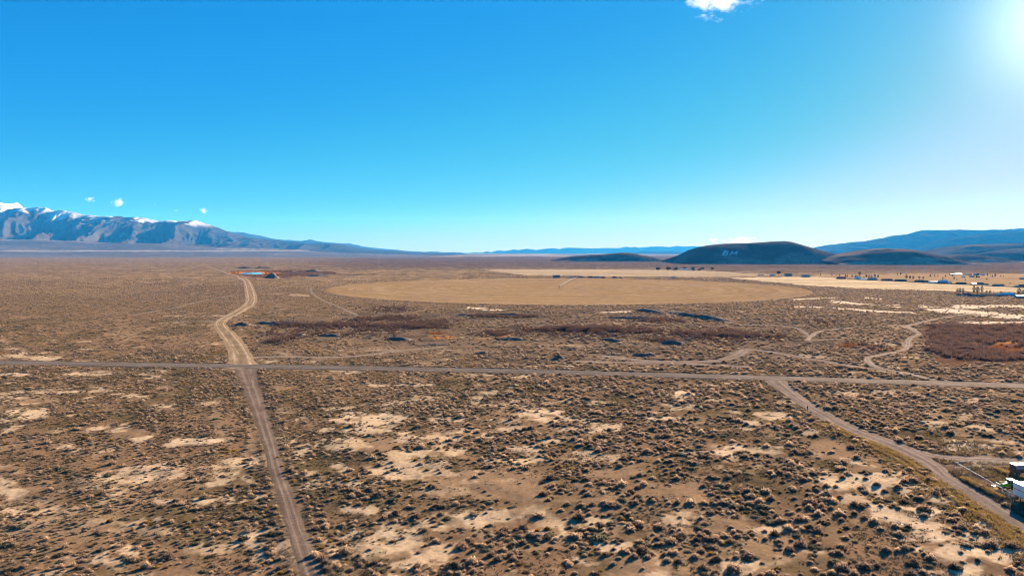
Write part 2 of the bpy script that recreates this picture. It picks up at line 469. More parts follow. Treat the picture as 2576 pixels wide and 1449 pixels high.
CLEAR = [  # bare brown ground without the pale crust
    (1240, 1215, 150, 34), (1330, 1250, 60, 26), (1480, 1260, 80, 10), (1560, 1190, 70, 14), (1000, 1380, 60, 14), (1640, 1420, 60, 12), (1830, 1330, 60, 20), (1370, 1370, 60, 12), (760, 1400, 30, 40), (730, 1270, 30, 30),
    (950, 1120, 60, 16), (90, 1010, 60, 12), (2100, 1130, 60, 30), (2170, 1180, 60, 20), (330, 1085, 40, 12), (640, 1120, 18, 50), (555, 1060, 14, 60), (1730, 1225, 40, 14), (2480, 1150, 100, 22), (1100, 1240, 60, 10),
]
STREAKS = [(2104, 758.4, 2264, 770, 2.2), (2000, 771.8, 2300, 787.8, 1.6), (2317, 775, 2600, 800, 4.5), (2404, 771.8, 2600, 772, 2.6), (2434, 812.5, 2600, 813.5, 1.8), (2000, 752, 2080, 748, 1.2), (2180, 749, 2230, 753, 1.0), (1520, 786, 1600, 784, 1.2),
           (1180, 775, 1260, 780, 1.2), (2330, 783, 2600, 806, 1.5), (2120, 780, 2180, 784, .9)]

POLY_FIELDS = [
    ([(1212, 680), (1260, 677.8), (1500, 677.6), (1717, 680), (1790, 682), (1892, 688.5), (1960, 692), (1830, 697), (1717, 696.6), (1408, 693.4), (1325, 692), (1250, 684)], (0.46, 0.38, 0.28), 0.75),
    ([(1829, 699.5), (1900, 697), (2035, 695.5), (2181, 703.5), (2365, 714.5), (2700, 728), (2700, 741), (2576, 737), (2401, 733), (2181, 726), (1998, 716.5), (1900, 706)], (0.56, 0.465, 0.33), 1.0),
    ([(2060, 691), (2130, 690), (2400, 688), (2700, 690), (2700, 728), (2365, 714), (2181, 703), (2060, 695)], (0.40, 0.28, 0.16), 0.8),
]
THICKET = [(2334, 818.5), (2417, 816.8), (2700, 818.5), (2700, 905), (2451, 908.5), (2385, 920), (2351, 915), (2334, 872)]
MARSH = [(582, 683), (640, 681), (760, 680), (840, 684), (845, 691), (800, 693), (740, 696), (690, 699), (640, 698), (612, 693), (590, 689)]

def in_poly(px, py, poly):
    inside = np.zeros(px.shape, bool)
    n = len(poly)
    for i in range(n):
        x1, y1 = poly[i]; x2, y2 = poly[(i + 1) % n]
        c = ((y1 > py) != (y2 > py)) & (px < (x2 - x1) * (py - y1) / (y2 - y1 + 1e-12) + x1)
        inside ^= c
    return inside

def mixc(c, col, f):
    return c * (1 - f[..., None]) + np.array(col) * f[..., None]

def soil_at(x, y, roads=None):
    """returns colour (n,3), scrub speckle amount, bush density factor, yellow plant factor"""
    r = np.hypot(x, y)
    wx = x + 7 * (fbm(x / 9, y / 9, 3) - .5) + np.clip(r / 30, 0, 30) * (fbm(x / 70, y / 70, 4) - .5)
    wy = y + 11 * (fbm(x / 9 + 40, y / 9, 5) - .5) + np.clip(r / 18, 0, 60) * (fbm(x / 70 + 9, y / 70, 6) - .5)
    px, py = project(wx, wy)
    front = (y > 20)
    # broad soil tones
    n_l = fbm(x / 160, y / 160, 11); n_m = fbm(x / 28, y / 42, 12); n_s = fbm(x / 7, y / 9, 13)
    col = np.empty(x.shape + (3,)); col[:] = (0.190, 0.128, 0.086)
    col = mixc(col, (0.100, 0.078, 0.048), sst(.40, .60, n_m * .6 + n_s * .4) * .85)            # low plant cover, litter
    col = mixc(col, (0.255, 0.178, 0.122), sst(.54, .74, fbm(x / 22 + 7, y / 30, 14)) * .8)
    n_t = fbm(x / 2.2, y / 2.8, 16)
    pale = sst(.63, .72, fbm(x / 26 + 3, y / 17, 15) * .7 + n_s * .2 + n_t * .1) * .8
    pale *= sst(900, 500, r)
    for ex, ey, a, b, s in PALE:
        k = ((px - ex) / (a * .92)) ** 2 + ((py - ey) / (b * .85)) ** 2
        pale = np.maximum(pale, min(s, 1) * sst(1.45, .65, k + 2.4 * (n_s - .5) + 1.3 * (n_t - .5)))
    clear = np.zeros_like(x)
    for ex, ey, a, b in CLEAR:
        k = ((px - ex) / a) ** 2 + ((py - ey) / b) ** 2
        clear = np.maximum(clear, sst(1.5, .6, k + 1.2 * (n_s - .5)))
    strk = np.zeros_like(x)
    pale = pale * (1 - .85 * sst(.54, .62, fbm(x / 4.5 + 3, y / 3.6, 18) * .75 + n_t * .25))
    pale = np.maximum(pale, .78 * sst(.575, .65, fbm(x / 7 + 1, y / 6.5, 19) * .75 + n_t * .25) * sst(.36, .56, fbm(x / 55, y / 55, 20)) * sst(480, 360, r))
    for x0, y0, x1, y1, h in STREAKS:
        t = np.clip((px - x0) / (x1 - x0), 0, 1)
        q = np.abs(py - (y0 + (y1 - y0) * t)) / h + 3 * ((px < x0 - 4) | (px > x1 + 4))
        strk = np.maximum(strk, sst(1.3, .4, q * .62 + 1.0 * (n_s - .5)) * sst(.28, .42, fbm(x / 30, y / 40, 21)))
    strk *= front; pale = np.maximum(pale * front, strk * 1.1); clear *= front
    col = mixc(col, (0.235, 0.165, 0.115), clear * .9)
    col = mixc(col, (0.50, 0.392, 0.292), np.clip(pale, 0, 1))
    # farther plain: brown scrub, then a dull mauve-brown flat beyond two kilometres
    far = sst(550, 1100, r)
    scrub = np.clip(sst(800, 1600, r), 0, 1)
    plain = np.empty_like(col); plain[:] = (0.235, 0.168, 0.105)
    plain = mixc(plain, (0.120, 0.085, 0.060), sst(.45, .62, fbm(x / 190, y / 260, 31)) * .5)
    plain = mixc(plain, (0.28, 0.205, 0.14), sst(.62, .74, fbm(x / 120, y / 330, 33)) * .5)
    col = col * (1 - far[..., None] * (1 - np.clip(pale, 0, 1)[..., None])) + plain * (far * (1 - np.clip(pale, 0, 1)))[..., None]
    deep = sst(1900, 3000, r) * (.35 + .65 * sst(-.42, -.18, x / np.maximum(y, 1)))
    col = mixc(col, (0.115, 0.080, 0.068), deep * .9)
    col = mixc(col, (0.21, 0.150, 0.10), sst(1300, 2200, r) * (1 - sst(-.42, -.18, x / np.maximum(y, 1))) * .6)
    col = mixc(col, (0.30, 0.24, 0.19), sst(7500, 9000, r) * sst(.45, .62, fbm(x / 900, y / 2600, 35)))
    # disturbed ground of the old gravel workings, grey and bare
    work = in_poly(px, py, [(640, 800), (900, 790), (1600, 770), (1960, 800), (2260, 905), (1900, 930), (1288, 918), (700, 905), (640, 850)]).astype(float) * front
    work *= sst(.30, .55, fbm(x / 45, y / 30, 41) * .7 + n_s * .3)
    col = mixc(col, (0.150, 0.112, 0.088), work * .8)
    col = mixc(col, (0.085, 0.064, 0.052), work * sst(.52, .64, fbm(x / 38, y / 16, 43)) * .75)
    col = mixc(col, (0.66, 0.56, 0.46), strk * .95); scrub *= 1 - strk
    # fields
    crop = np.zeros_like(x)
    for poly, fc, s in POLY_FIELDS:
        m = (in_poly(px, py, poly) & front).astype(float)
        st = fbm(x / 260 + y / 900, y / 40, 51)
        col = mixc(col, np.array(fc), m * s * (.65 + .35 * sst(.35, .6, st)))
        scrub *= 1 - .8 * m; crop = np.maximum(crop, m)
    # marsh by the pond, orange grass hollows
    m = (in_poly(px, py, MARSH) & front).astype(float)
    col = mixc(col, (0.15, 0.075, 0.05), m * .85)
    m2 = (((px - 640) / 62) ** 2 + ((py - 686.5) / 4.2) ** 2 < 1) * front
    col = mixc(col, (0.42, 0.17, 0.05), m2 * .9)
    m3 = (in_poly(px, py, THICKET) & front).astype(float)
    col = mixc(col, (0.12, 0.065, 0.045), m3 * .8)
    for ex, ey, a, b in ((2530, 885, 70, 12), (2540, 862, 50, 6), (2225, 878, 40, 6), (1270, 846, 30, 4), (1110, 848, 40, 4), (1740, 838, 50, 4), (1790, 840, 40, 4), (1800, 845, 60, 3)):
        k = ((px - ex) / a) ** 2 + ((py - ey) / b) ** 2
        col = mixc(col, (0.40, 0.18, 0.06), sst(1.3, .5, k + 1.3 * (n_s - .5)) * .8 * front)
    # yellow grass strip beside the right-hand track
    col = col * np.array((1.06, .95, .78))
    dens = (1 - np.clip(pale * 1.0, 0, .88)) * (1 - .9 * clear) * (1 - crop) * (1 - .45 * work) * (1 - m) * (1 - m3)
    gold = sst(.62, .74, fbm(x / 13, y / 16, 61))
    pr = np.hypot(x - PIVOT_C[0], y - PIVOT_C[1])
    dens = dens * (pr > PIVOT_R + 4)
    return col, np.clip(scrub, 0, 1), dens, gold, pale

# ------------------------------------------------------------------ ground
def set_attr(me, name, data, kind='FLOAT_COLOR'):
    a = me.attributes.new(name, kind, 'POINT')
    if kind == 'FLOAT_COLOR':
        d = np.ones((len(data), 4), np.float32); d[:, :3] = data
        a.data.foreach_set('color', d.ravel())
    elif kind == 'FLOAT_VECTOR':
        a.data.foreach_set('vector', np.asarray(data, np.float32).ravel())
    else:
        a.data.foreach_set('value', np.asarray(data))

def grid_mesh(name, X, Y, Z, wrap=False):
    """rows x cols arrays -> quads, fast"""
    R, C = X.shape
    v = np.stack([X, Y, Z], -1).reshape(-1, 3).astype(np.float32)
    i = np.arange(R * C).reshape(R, C)
    if wrap: i = np.hstack([i, i[:, :1]])
    q = np.stack([i[:-1, :-1], i[:-1, 1:], i[1:, 1:], i[1:, :-1]], -1).reshape(-1, 4).astype(np.int32)
    me = bpy.data.meshes.new(name)
    me.vertices.add(len(v)); me.vertices.foreach_set('co', v.ravel())
    me.loops.add(q.size); me.loops.foreach_set('vertex_index', q.ravel())
    me.polygons.add(len(q))
    me.polygons.foreach_set('loop_start', np.arange(0, q.size, 4, dtype=np.int32))
    me.polygons.foreach_set('use_smooth', np.ones(len(q), bool))
    me.update(calc_edges=True)
    return me

def ground_z(x, y, rc=None):
    if rc is None: rc = road_clear(x, y)
    r = np.hypot(x, y)
    z = (fbm(x / 6, y / 6, 71) - .5) * .55 + (fbm(x / 35, y / 35, 72) - .5) * 1.1
    return z * sst(.5, 6, rc) * sst(820, 640, r) * sst(40, 90, r) - .02

rr = np.concatenate([[0.5, 20, 45, 70, 88], np.exp(np.linspace(math.log(98), math.log(1500), 390)), np.exp(np.linspace(math.log(1530), math.log(33000), 150))])
th = np.concatenate([np.linspace(-46, 46, 560, endpoint=False), np.linspace(46, 314, 67, endpoint=False)])
TH, RR = np.meshgrid(np.radians(th), rr)
X, Y = RR * np.sin(TH), RR * np.cos(TH)
xf, yf = X.ravel(), Y.ravel()
rc_g = road_clear(xf, yf)
zf = ground_z(xf, yf, rc_g)
gm = grid_mesh('ground', X, Y, zf.reshape(X.shape), wrap=True)
colg, scrubg, _, _, _ = soil_at(xf, yf)
# dark roadside soil
colg = mixc(colg, (0.125, 0.09, 0.065), sst(4.5, .5, rc_g) * .5 * (np.hypot(xf, yf) < 420))
set_attr(gm, 'soil', colg)
set_attr(gm, 'scrub', scrubg.astype(np.float32), 'FLOAT')
gm.materials.append(M_soil)
ground = link_mesh('ground', gm)
tag(ground, 'wide flat desert plain of brown soil with pale bare patches', kind='structure')

# ------------------------------------------------------------------ roads
def road(name, P, W, lift, colf, label, ncol=15, edge=.25):
    n = len(P)
    T = np.gradient(P, axis=0); T /= np.linalg.norm(T, axis=1)[:, None] + 1e-9
    N = np.stack([T[:, 1], -T[:, 0]], -1)
    u = np.linspace(-1, 1, ncol)
    uu = np.where(np.abs(u) > .99, u * 1.22, u)
    s = np.concatenate([[0], np.cumsum(np.linalg.norm(np.diff(P, axis=0), axis=1))])
    seed = (len(name) * 7 + len(P)) % 90
    jl = 1 + edge * (fbm(s / 6, s * 0 + 1, seed) - .5) * 2; jr = 1 + edge * (fbm(s / 6, s * 0 + 7, seed) - .5) * 2
    half = (W / 2)[:, None] * np.where(u[None] < 0, jl[:, None], jr[:, None])
    XX = P[:, :1] + N[:, :1] * half * uu[None]; YY = P[:, 1:] + N[:, 1:] * half * uu[None]
    prof = np.where(np.abs(u) > .99, -.035, lift * (1 - .55 * u ** 2))
    ZZ = np.repeat(prof[None], n, 0) + (fbm(XX / 2.5, YY / 2.5, 5) - .5) * .03 * (np.abs(u) < .98)
    me = grid_mesh(name, XX, YY, ZZ)
    c = colf(np.repeat(u[None], n, 0), np.repeat(s[:, None], ncol, 1), XX, YY)
    set_attr(me, 'soil', c.reshape(-1, 3))
    me.materials.append(M_road)
    o = link_mesh(name, me)
    return tag(o, label, kind='structure')

def col_main(u, s, x, y):
    c = np.empty(u.shape + (3,)); c[:] = (0.135, 0.108, 0.090)
    c = mixc(c, (0.30, 0.225, 0.16), sst(20, 230, x) * .9)  # paler toward the right: sun scatter off the gravel put into the colour
    lane = np.exp(-((np.abs(u) - .40) / .16) ** 2)
    c = mixc(c, (0.24, 0.19, 0.15), lane * .45)
    c = mixc(c, (0.085, 0.068, 0.057), sst(.72, .92, np.abs(u)) * .7)
    return c * (.85 + .3 * fbm(x / 9, y / 3, 3))[..., None]
def col_dirt(base, rut, edge, k=.42, wd=.13):
    def f(u, s, x, y):
        c = np.empty(u.shape + (3,)); c[:] = base
        w = .08 * (fbm(s / 25, s * 0, 4) - .5)
        a = np.exp(-((np.abs(u + w) - k) / wd) ** 2) * (.6 + .8 * fbm(s / 8, u * 3, 9))
        c = mixc(c, rut, np.clip(a, 0, 1))
        c = mixc(c, np.array(base) * .72, sst(.56, .70, fbm(s / 22 + 3, u * 7, 31)) * .55)
        c = mixc(c, rut, sst(.58, .72, fbm(s / 30 + 9, u * 9, 33)) * .5)
        c = mixc(c, edge, sst(.66, .95, np.abs(u) + .25 * (fbm(x / 3, y / 3, 8) - .5)))
        return c * (.82 + .36 * fbm(x / 3, y / 6, 2))[..., None]
    return f
road('road', *ROADS['main'], .12, col_main, 'straight grey gravel road crossing the plain from edge to edge', 17, .05)
road('dirt_road', *ROADS['front'], .045, col_dirt((0.165, 0.115, 0.085), (0.255, 0.182, 0.135), (0.15, 0.105, 0.074)), 'straight brown dirt track running up from the bottom edge', 17, .22)
road('dirt_road', *ROADS['winding'], .085, col_dirt((0.235, 0.160, 0.095), (0.50, 0.36, 0.23), (0.30, 0.205, 0.12), .60, .10), 'pale winding dirt road leading off toward the pond', 17, .12)
road('dirt_road', *ROADS['right'], .065, col_dirt((0.215, 0.158, 0.122), (0.29, 0.215, 0.165), (0.25, 0.185, 0.135)), 'brown dirt track running diagonally past the gate and white trailer', 17, .2)
road('dirt_road', *ROADS['branch'], .035, col_dirt((0.25, 0.185, 0.14), (0.33, 0.25, 0.19), (0.24, 0.175, 0.13)), 'dirt track branching off right behind the wire gate', 13, .25)
TL = ['twin rut dirt trail bending round the red thicket', 'narrow pale trail winding through the scrub left of the thicket', 'pale trail climbing from the thicket toward the town', 'long tan trail running below the crop circle',
      'faint looping trail left of the thicket trail', 'wide scraped trail curving beyond the gravel road', 'broad scraped trail slanting down to the gravel road', 'scraped strip just beyond the gravel road', 'faint trail left of the winding road bend',
      'pale wash cutting through scrub left of the crop circle', 'faint trail between the pond and the crop circle', 'faint diagonal trail in the scrub at far left', 'scraped trail beside the foot of the winding road', 'pale rutted trail beyond the end of the winding road']
for i, ((P, W), k) in enumerate(TRAILS):
    road('dirt_trail', P, W, .03, col_dirt((0.29, 0.215, 0.155), (0.42, 0.32, 0.23), (0.24, 0.175, 0.125)) if k == 'pale' else col_dirt((0.22, 0.16, 0.118), (0.31, 0.235, 0.175), (0.20, 0.145, 0.105)), TL[i], 9, .3)

# crop circle
a = np.linspace(0, 2 * PI, 220, endpoint=False)
rads = np.concatenate([np.linspace(1, PIVOT_R - 3, 150), [PIVOT_R, PIVOT_R + 4]])
A2, R2 = np.meshgrid(-a, rads)
XX, YY = PIVOT_C[0] + R2 * np.cos(A2), PIVOT_C[1] + R2 * np.sin(A2)
ZZ = np.where(R2 > PIVOT_R + 2, -.3, .16 + 0 * R2)
fm = grid_mesh('field', XX, YY, ZZ, wrap=True)
cc = np.empty(XX.shape + (3,)); cc[:] = (0.275, 0.168, 0.075)
ring = fbm(R2 / 7, A2 * 2, 81)
cc = mixc(cc, (0.36, 0.235, 0.125), sst(.5, .7, ring) * .6)
cc = mixc(cc, (0.235, 0.15, 0.085), sst(.5, .68, fbm(XX / 60, YY / 80, 82)) * .5)
cc = mixc(cc, (0.37, 0.25, 0.145), sst(.55, .7, fbm(R2 / 22, A2 * 6, 83)) * .4)
cc = mixc(cc, (0.19, 0.12, 0.06), sst(.80, .95, np.cos(R2 / 48.5 * 2 * PI)) * .35 * fbm(XX / 25, YY / 25, 86))
cc = mixc(cc, (0.35, 0.23, 0.12), sst(.52, .62, fbm(R2 / 3.2, A2 * 3, 87)) * .35)
cc = mixc(cc, (0.33, 0.235, 0.145), sst(PIVOT_R - 7, PIVOT_R - 2, R2) * .6 * sst(.4, .6, fbm(XX / 30, YY / 30, 84)))
set_attr(fm, 'soil', cc.reshape(-1, 3))
fm.materials.append(M_road)
tag(link_mesh('field', fm), 'large round tan stubble field in the middle distance', kind='structure')

# pond
def flat_poly(name, pts, z, mat, label):
    me = bpy.data.meshes.new(name)
    me.from_pydata([(p.x, p.y, z) for p in pts], [], [tuple(range(len(pts)))])
    me.materials.append(mat)
    return tag(link_mesh(name, me), label, kind='structure')
M_water = bpy.data.materials.new('pond_water')
n_, l_ = nodes_of(M_water)
b_ = n_['Principled BSDF']; b_.inputs['Base Color'].default_value = (0.03, 0.07, 0.09, 1); b_.inputs['Roughness'].default_value = 0.02
nt_ = n_.new('ShaderNodeTexNoise'); nt_.inputs['Scale'].default_value = .8
bp_ = n_.new('ShaderNodeBump'); bp_.inputs['Strength'].default_value = .008
l_.new(nt_.outputs['Fac'], bp_.inputs['Height']); l_.new(bp_.outputs[0], b_.inputs['Normal'])
flat_poly('pond_water', [G(x, y) for x, y in [(603, 689.6), (612, 690.6), (630, 690.2), (648, 690.3), (659, 689), (661, 687.4), (657, 685.6), (640, 685), (626, 684.9), (618, 686.4), (606, 688)]], .12, M_water, 'small pale blue pond ringed by orange reeds')
flat_poly('pond_water', [G(x, y) for x, y in Z8([(-20, 338), (30, 345), (90, 338), (130, 330), (70, 327), (10, 331)])], .12, M_water, 'shallow puddle among red brush beyond the gravel road')

# ------------------------------------------------------------------ hills and mountains
def mat_rock(name, s1, s2, dist):
    m = bpy.data.materials.new(name)
    n, l = nodes_of(m)
    b = n['Principled BSDF']; b.inputs['Roughness'].default_value = 1.0; b.inputs['Specular IOR Level'].default_value = 0.0
    at = n.new('ShaderNodeAttribute'); at.attribute_name = 'soil'
    geo = n.new('ShaderNodeNewGeometry')
    fac = None; bump = None
    for sc, lo, hi, d in ((s1, .75, 1.25, dist), (s2, .65, 1.35, dist * .25)):
        t = n.new('ShaderNodeTexNoise'); t.inputs['Scale'].default_value = sc; t.inputs['Detail'].default_value = 5; t.inputs['Roughness'].default_value = .65
        l.new(geo.outputs['Position'], t.inputs['Vector'])
        r = n.new('ShaderNodeMapRange')
        for k, v in (('From Min', .3), ('From Max', .7), ('To Min', lo), ('To Max', hi)): r.inputs[k].default_value = v
        l.new(t.outputs['Fac'], r.inputs['Value'])
        if fac is None: fac = r.outputs[0]
        else:
            mm = n.new('ShaderNodeMath'); mm.operation = 'MULTIPLY'; l.new(fac, mm.inputs[0]); l.new(r.outputs[0], mm.inputs[1]); fac = mm.outputs[0]
        bp = n.new('ShaderNodeBump'); bp.inputs['Strength'].default_value = .5; bp.inputs['Distance'].default_value = d
        l.new(t.outputs['Fac'], bp.inputs['Height'])
        if bump is not None: l.new(bump, bp.inputs['Normal'])
        bump = bp.outputs[0]
    vm = n.new('ShaderNodeVectorMath'); vm.operation = 'SCALE'
    l.new(at.outputs['Color'], vm.inputs[0]); l.new(fac, vm.inputs['Scale'])
    l.new(vm.outputs[0], b.inputs['Base Color']); l.new(bump, b.inputs['Normal'])
    return m
M_hill = mat_rock('hillside', .02, .11, 4.5)
M_mtn = mat_rock('mountainside', .0025, .012, 25.0)

def hill(name, crest, D, front, back, label, steep=.9, spur=.12, spur_len=260., rough=.05, base=(0.066, 0.052, 0.045), top=(0.145, 0.10, 0.07),
         pale=0.0, step=3.0, rows=44, mat=None, seed=1, shift=.6):
    cx_ = np.array([c[0] for c in crest]); cy_ = np.array([c[1] for c in crest])
    xs = np.arange(cx_[0], cx_[-1] + .1, step)
    ys = np.interp(xs, cx_, cy_)
    k = np.array([.25, .5, .25]); ys[1:-1] = np.convolve(ys, k, 'valid')
    pts = [AT(a, b, D) for a, b in zip(xs, ys)]
    Xc = np.array([p.x for p in pts]); Zc = np.maximum(np.array([p.z for p in pts]), 0.2)
    t = np.concatenate([np.linspace(0, 1, rows), np.linspace(1, 2, rows // 2)[1:]])
    T, XX = np.meshgrid(t, Xc, indexing='ij')
    ZC = np.repeat(Zc[None], len(t), 0)
    fr = front * (.75 + .5 * fbm(XX / (front * 1.2), XX * 0 + 3, seed))
    YY = np.where(T <= 1, D - fr * (1 - T), D + back * (T - 1))
    s = np.where(T <= 1, T, 2 - T)
    shape = np.sin(s * PI / 2) ** steep
    env = 4 * s * (1 - s)
    rg = 1 - np.abs(2 * fbm(XX / spur_len + shift * T, T * 1.3, seed + 5, 3) - 1)
    zz = ZC * shape * (1 + spur * env * (rg - .75) * 2) + ZC.max() * rough * env * (fbm(XX / (spur_len * .35), YY / (spur_len * .35), seed + 9) - .5) * 2
    zz = np.where(s < .001, -4.0, np.maximum(zz, -2.0))
    me = grid_mesh(name, XX, YY, zz)
    c = np.empty(XX.shape + (3,)); c[:] = base
    c = mixc(c, top, sst(.45, .95, s + .5 * (fbm(XX / 90, YY / 90, seed + 2) - .5)) * .8)  # crest blended to its sunlit tan, light put into the colour
    if pale: c = mixc(c, (0.33, 0.25, 0.18), pale * sst(.22, .05, s + .5 * (fbm(XX / 120, YY / 60, seed + 3) - .5)))
    set_attr(me, 'soil', c.reshape(-1, 3))
    me.materials.append(mat or M_hill)
    return tag(link_mesh(name, me), label, kind='structure')

Z3 = lambda p: zmap(p, 1900, 640, 2.342)
Z2 = lambda p: zmap(p, 1000, 660, 2.576)
Z1 = lambda p: zmap(p, 0, 560, 2.576)
letter_hill = hill('hill', Z3([(195, 312), (230, 284), (262, 262), (300, 241), (332, 219), (366, 198), (420, 185), (520, 174), (640, 170), (760, 166), (860, 158), (920, 156), (965, 162), (1010, 175), (1060, 190), (1110, 208), (1160, 218), (1230, 240), (1290, 262), (1340, 290), (1400, 322), (1440, 332)]),
     3720, 330, 600, 'dark flat-topped hill carrying two white letters', steep=.72, spur=.07, rough=.035, step=1.5, pale=.5, seed=3)
hill('hill', Z3([(1180, 290), (1300, 259), (1400, 245), (1480, 230), (1560, 214), (1650, 208), (1740, 210), (1820, 222), (1900, 240), (1960, 254), (2010, 276), (2080, 312), (2120, 330)]), 3420, 230, 700, 'rounded hill with tan top right of the lettered hill', steep=.85, pale=.9, seed=14, step=2, base=(.10, .07, .053), top=(.24, .16, .105))
hill('hill', Z3([(1800, 290), (1880, 262), (1990, 242), (2100, 215), (2200, 190), (2330, 180), (2420, 176), (2576, 168), (2700, 170), (2900, 200), (3100, 280)]), 6200, 480, 1200, 'broad dark hill at the right edge behind the lower hills', seed=23, spur=.2, spur_len=420)
hill('hill', Z3([(1960, 322), (2010, 266), (2120, 251), (2250, 252), (2350, 265), (2450, 290), (2570, 330)]), 4100, 210, 600, 'low hill in front of the broad hill at right', seed=31, pale=.8, spur=.16)
hill('hill', Z3([(2400, 300), (2480, 240), (2576, 215), (2700, 200), (2850, 230), (3000, 320)]), 4700, 300, 800, 'steep dark hillside cut by the right edge of the photo', seed=37, pale=.4, spur=.16)
hill('hill', Z2([(1580, 275), (1640, 259), (1680, 246), (1750, 233), (1850, 226), (1950, 222), (2050, 212), (2130, 207), (2180, 208), (2250, 222), (2330, 236), (2400, 256), (2440, 272)]), 4450, 190, 600, 'long low dark hill left of the lettered hill', seed=41, pale=.6, steep=.8, step=2)
hill('mountain', Z3([(1100, 232), (1250, 202), (1350, 181), (1480, 160), (1590, 150), (1620, 156), (1680, 132), (1780, 110), (1900, 102), (1950, 82), (2030, 80), (2060, 90), (2150, 78), (2300, 82), (2420, 92), (2500, 88), (2576, 75), (2800, 60), (3100, 120), (3300, 220)]),
     13500, 1300, 2500, 'blue mountain range on the right horizon', mat=M_mtn, base=(.04,.032,.026), top=(.045,.035,.028), seed=53, spur=.3, spur_len=700, steep=1.1)
hill('mountain', Z3([(1820, 232), (1950, 190), (2100, 142), (2300, 116), (2450, 108), (2576, 98), (2800, 90), (3100, 200)]), 11200, 900, 1200, 'nearer blue ridge below the right mountain range', mat=M_mtn, base=(.04,.032,.026), top=(.045,.035,.028), seed=59, spur=.3, spur_len=600, steep=1.1)
hill('mountain', Z2([(900, 222), (1000, 205), (1060, 208), (1100, 197), (1130, 205), (1180, 190), (1240, 195), (1300, 183), (1340, 188), (1400, 178), (1470, 188), (1550, 178), (1600, 174), (1650, 182), (1700, 170), (1800, 172), (1900, 175), (2000, 172), (2120, 172), (2150, 163), (2190, 170), (2215, 163), (2240, 172), (2330, 162), (2400, 160), (2480, 165), (2530, 155), (2576, 160)])
     + Z3([(100, 190), (190, 186), (230, 192), (370, 192), (600, 200), (900, 205), (1200, 235)]), 29000, 1300, 2500, 'far pale blue mountain range in the middle of the horizon', mat=M_mtn, base=(.022,.02,.018), top=(.022,.02,.018), seed=61, spur=.25, spur_len=1500, steep=1.0, step=2.0, rows=24, rough=.02)
hill('mountain', Z2([(2180, 226), (2240, 211), (2300, 195), (2350, 200), (2400, 200), (2480, 195), (2576, 200)]) + Z3([(100, 230), (200, 223), (290, 238), (420, 262)]), 20000, 900, 1800, 'small blue ridge between the low hill and the lettered hill', mat=M_mtn, base=(.03,.025,.021), top=(.03,.025,.021), seed=67, spur=.25, spur_len=900, step=2.0, rows=24)
hill('mountain', Z1([(1300, 330), (1500, 262), (1700, 305), (1820, 318), (1960, 335), (2060, 360), (2200, 375), (2300, 381), (2360, 370), (2420, 385), (2576, 397)]) + Z2([(60, 138), (110, 157), (200, 166), (300, 178), (400, 186), (450, 191), (560, 199), (650, 206), (700, 200), (740, 208), (860, 207), (960, 222)]),
     23500, 2200, 2500, 'blue mountains tailing off toward the middle of the horizon', mat=M_mtn, base=(.035,.029,.024), top=(.035,.029,.024), seed=71, spur=.3, spur_len=1500, step=2.0, steep=1.1)
hill('mountain', Z1([(-900, 70), (-300, 60), (0, 92), (40, 106), (90, 136), (200, 190), (420, 260)]), 19500, 2500, 2500, 'snowy peak at the left edge behind the front range', mat=M_mtn, seed=73, base=(.42, .43, .45), top=(.62, .63, .65), spur=.4, spur_len=900, rows=50)

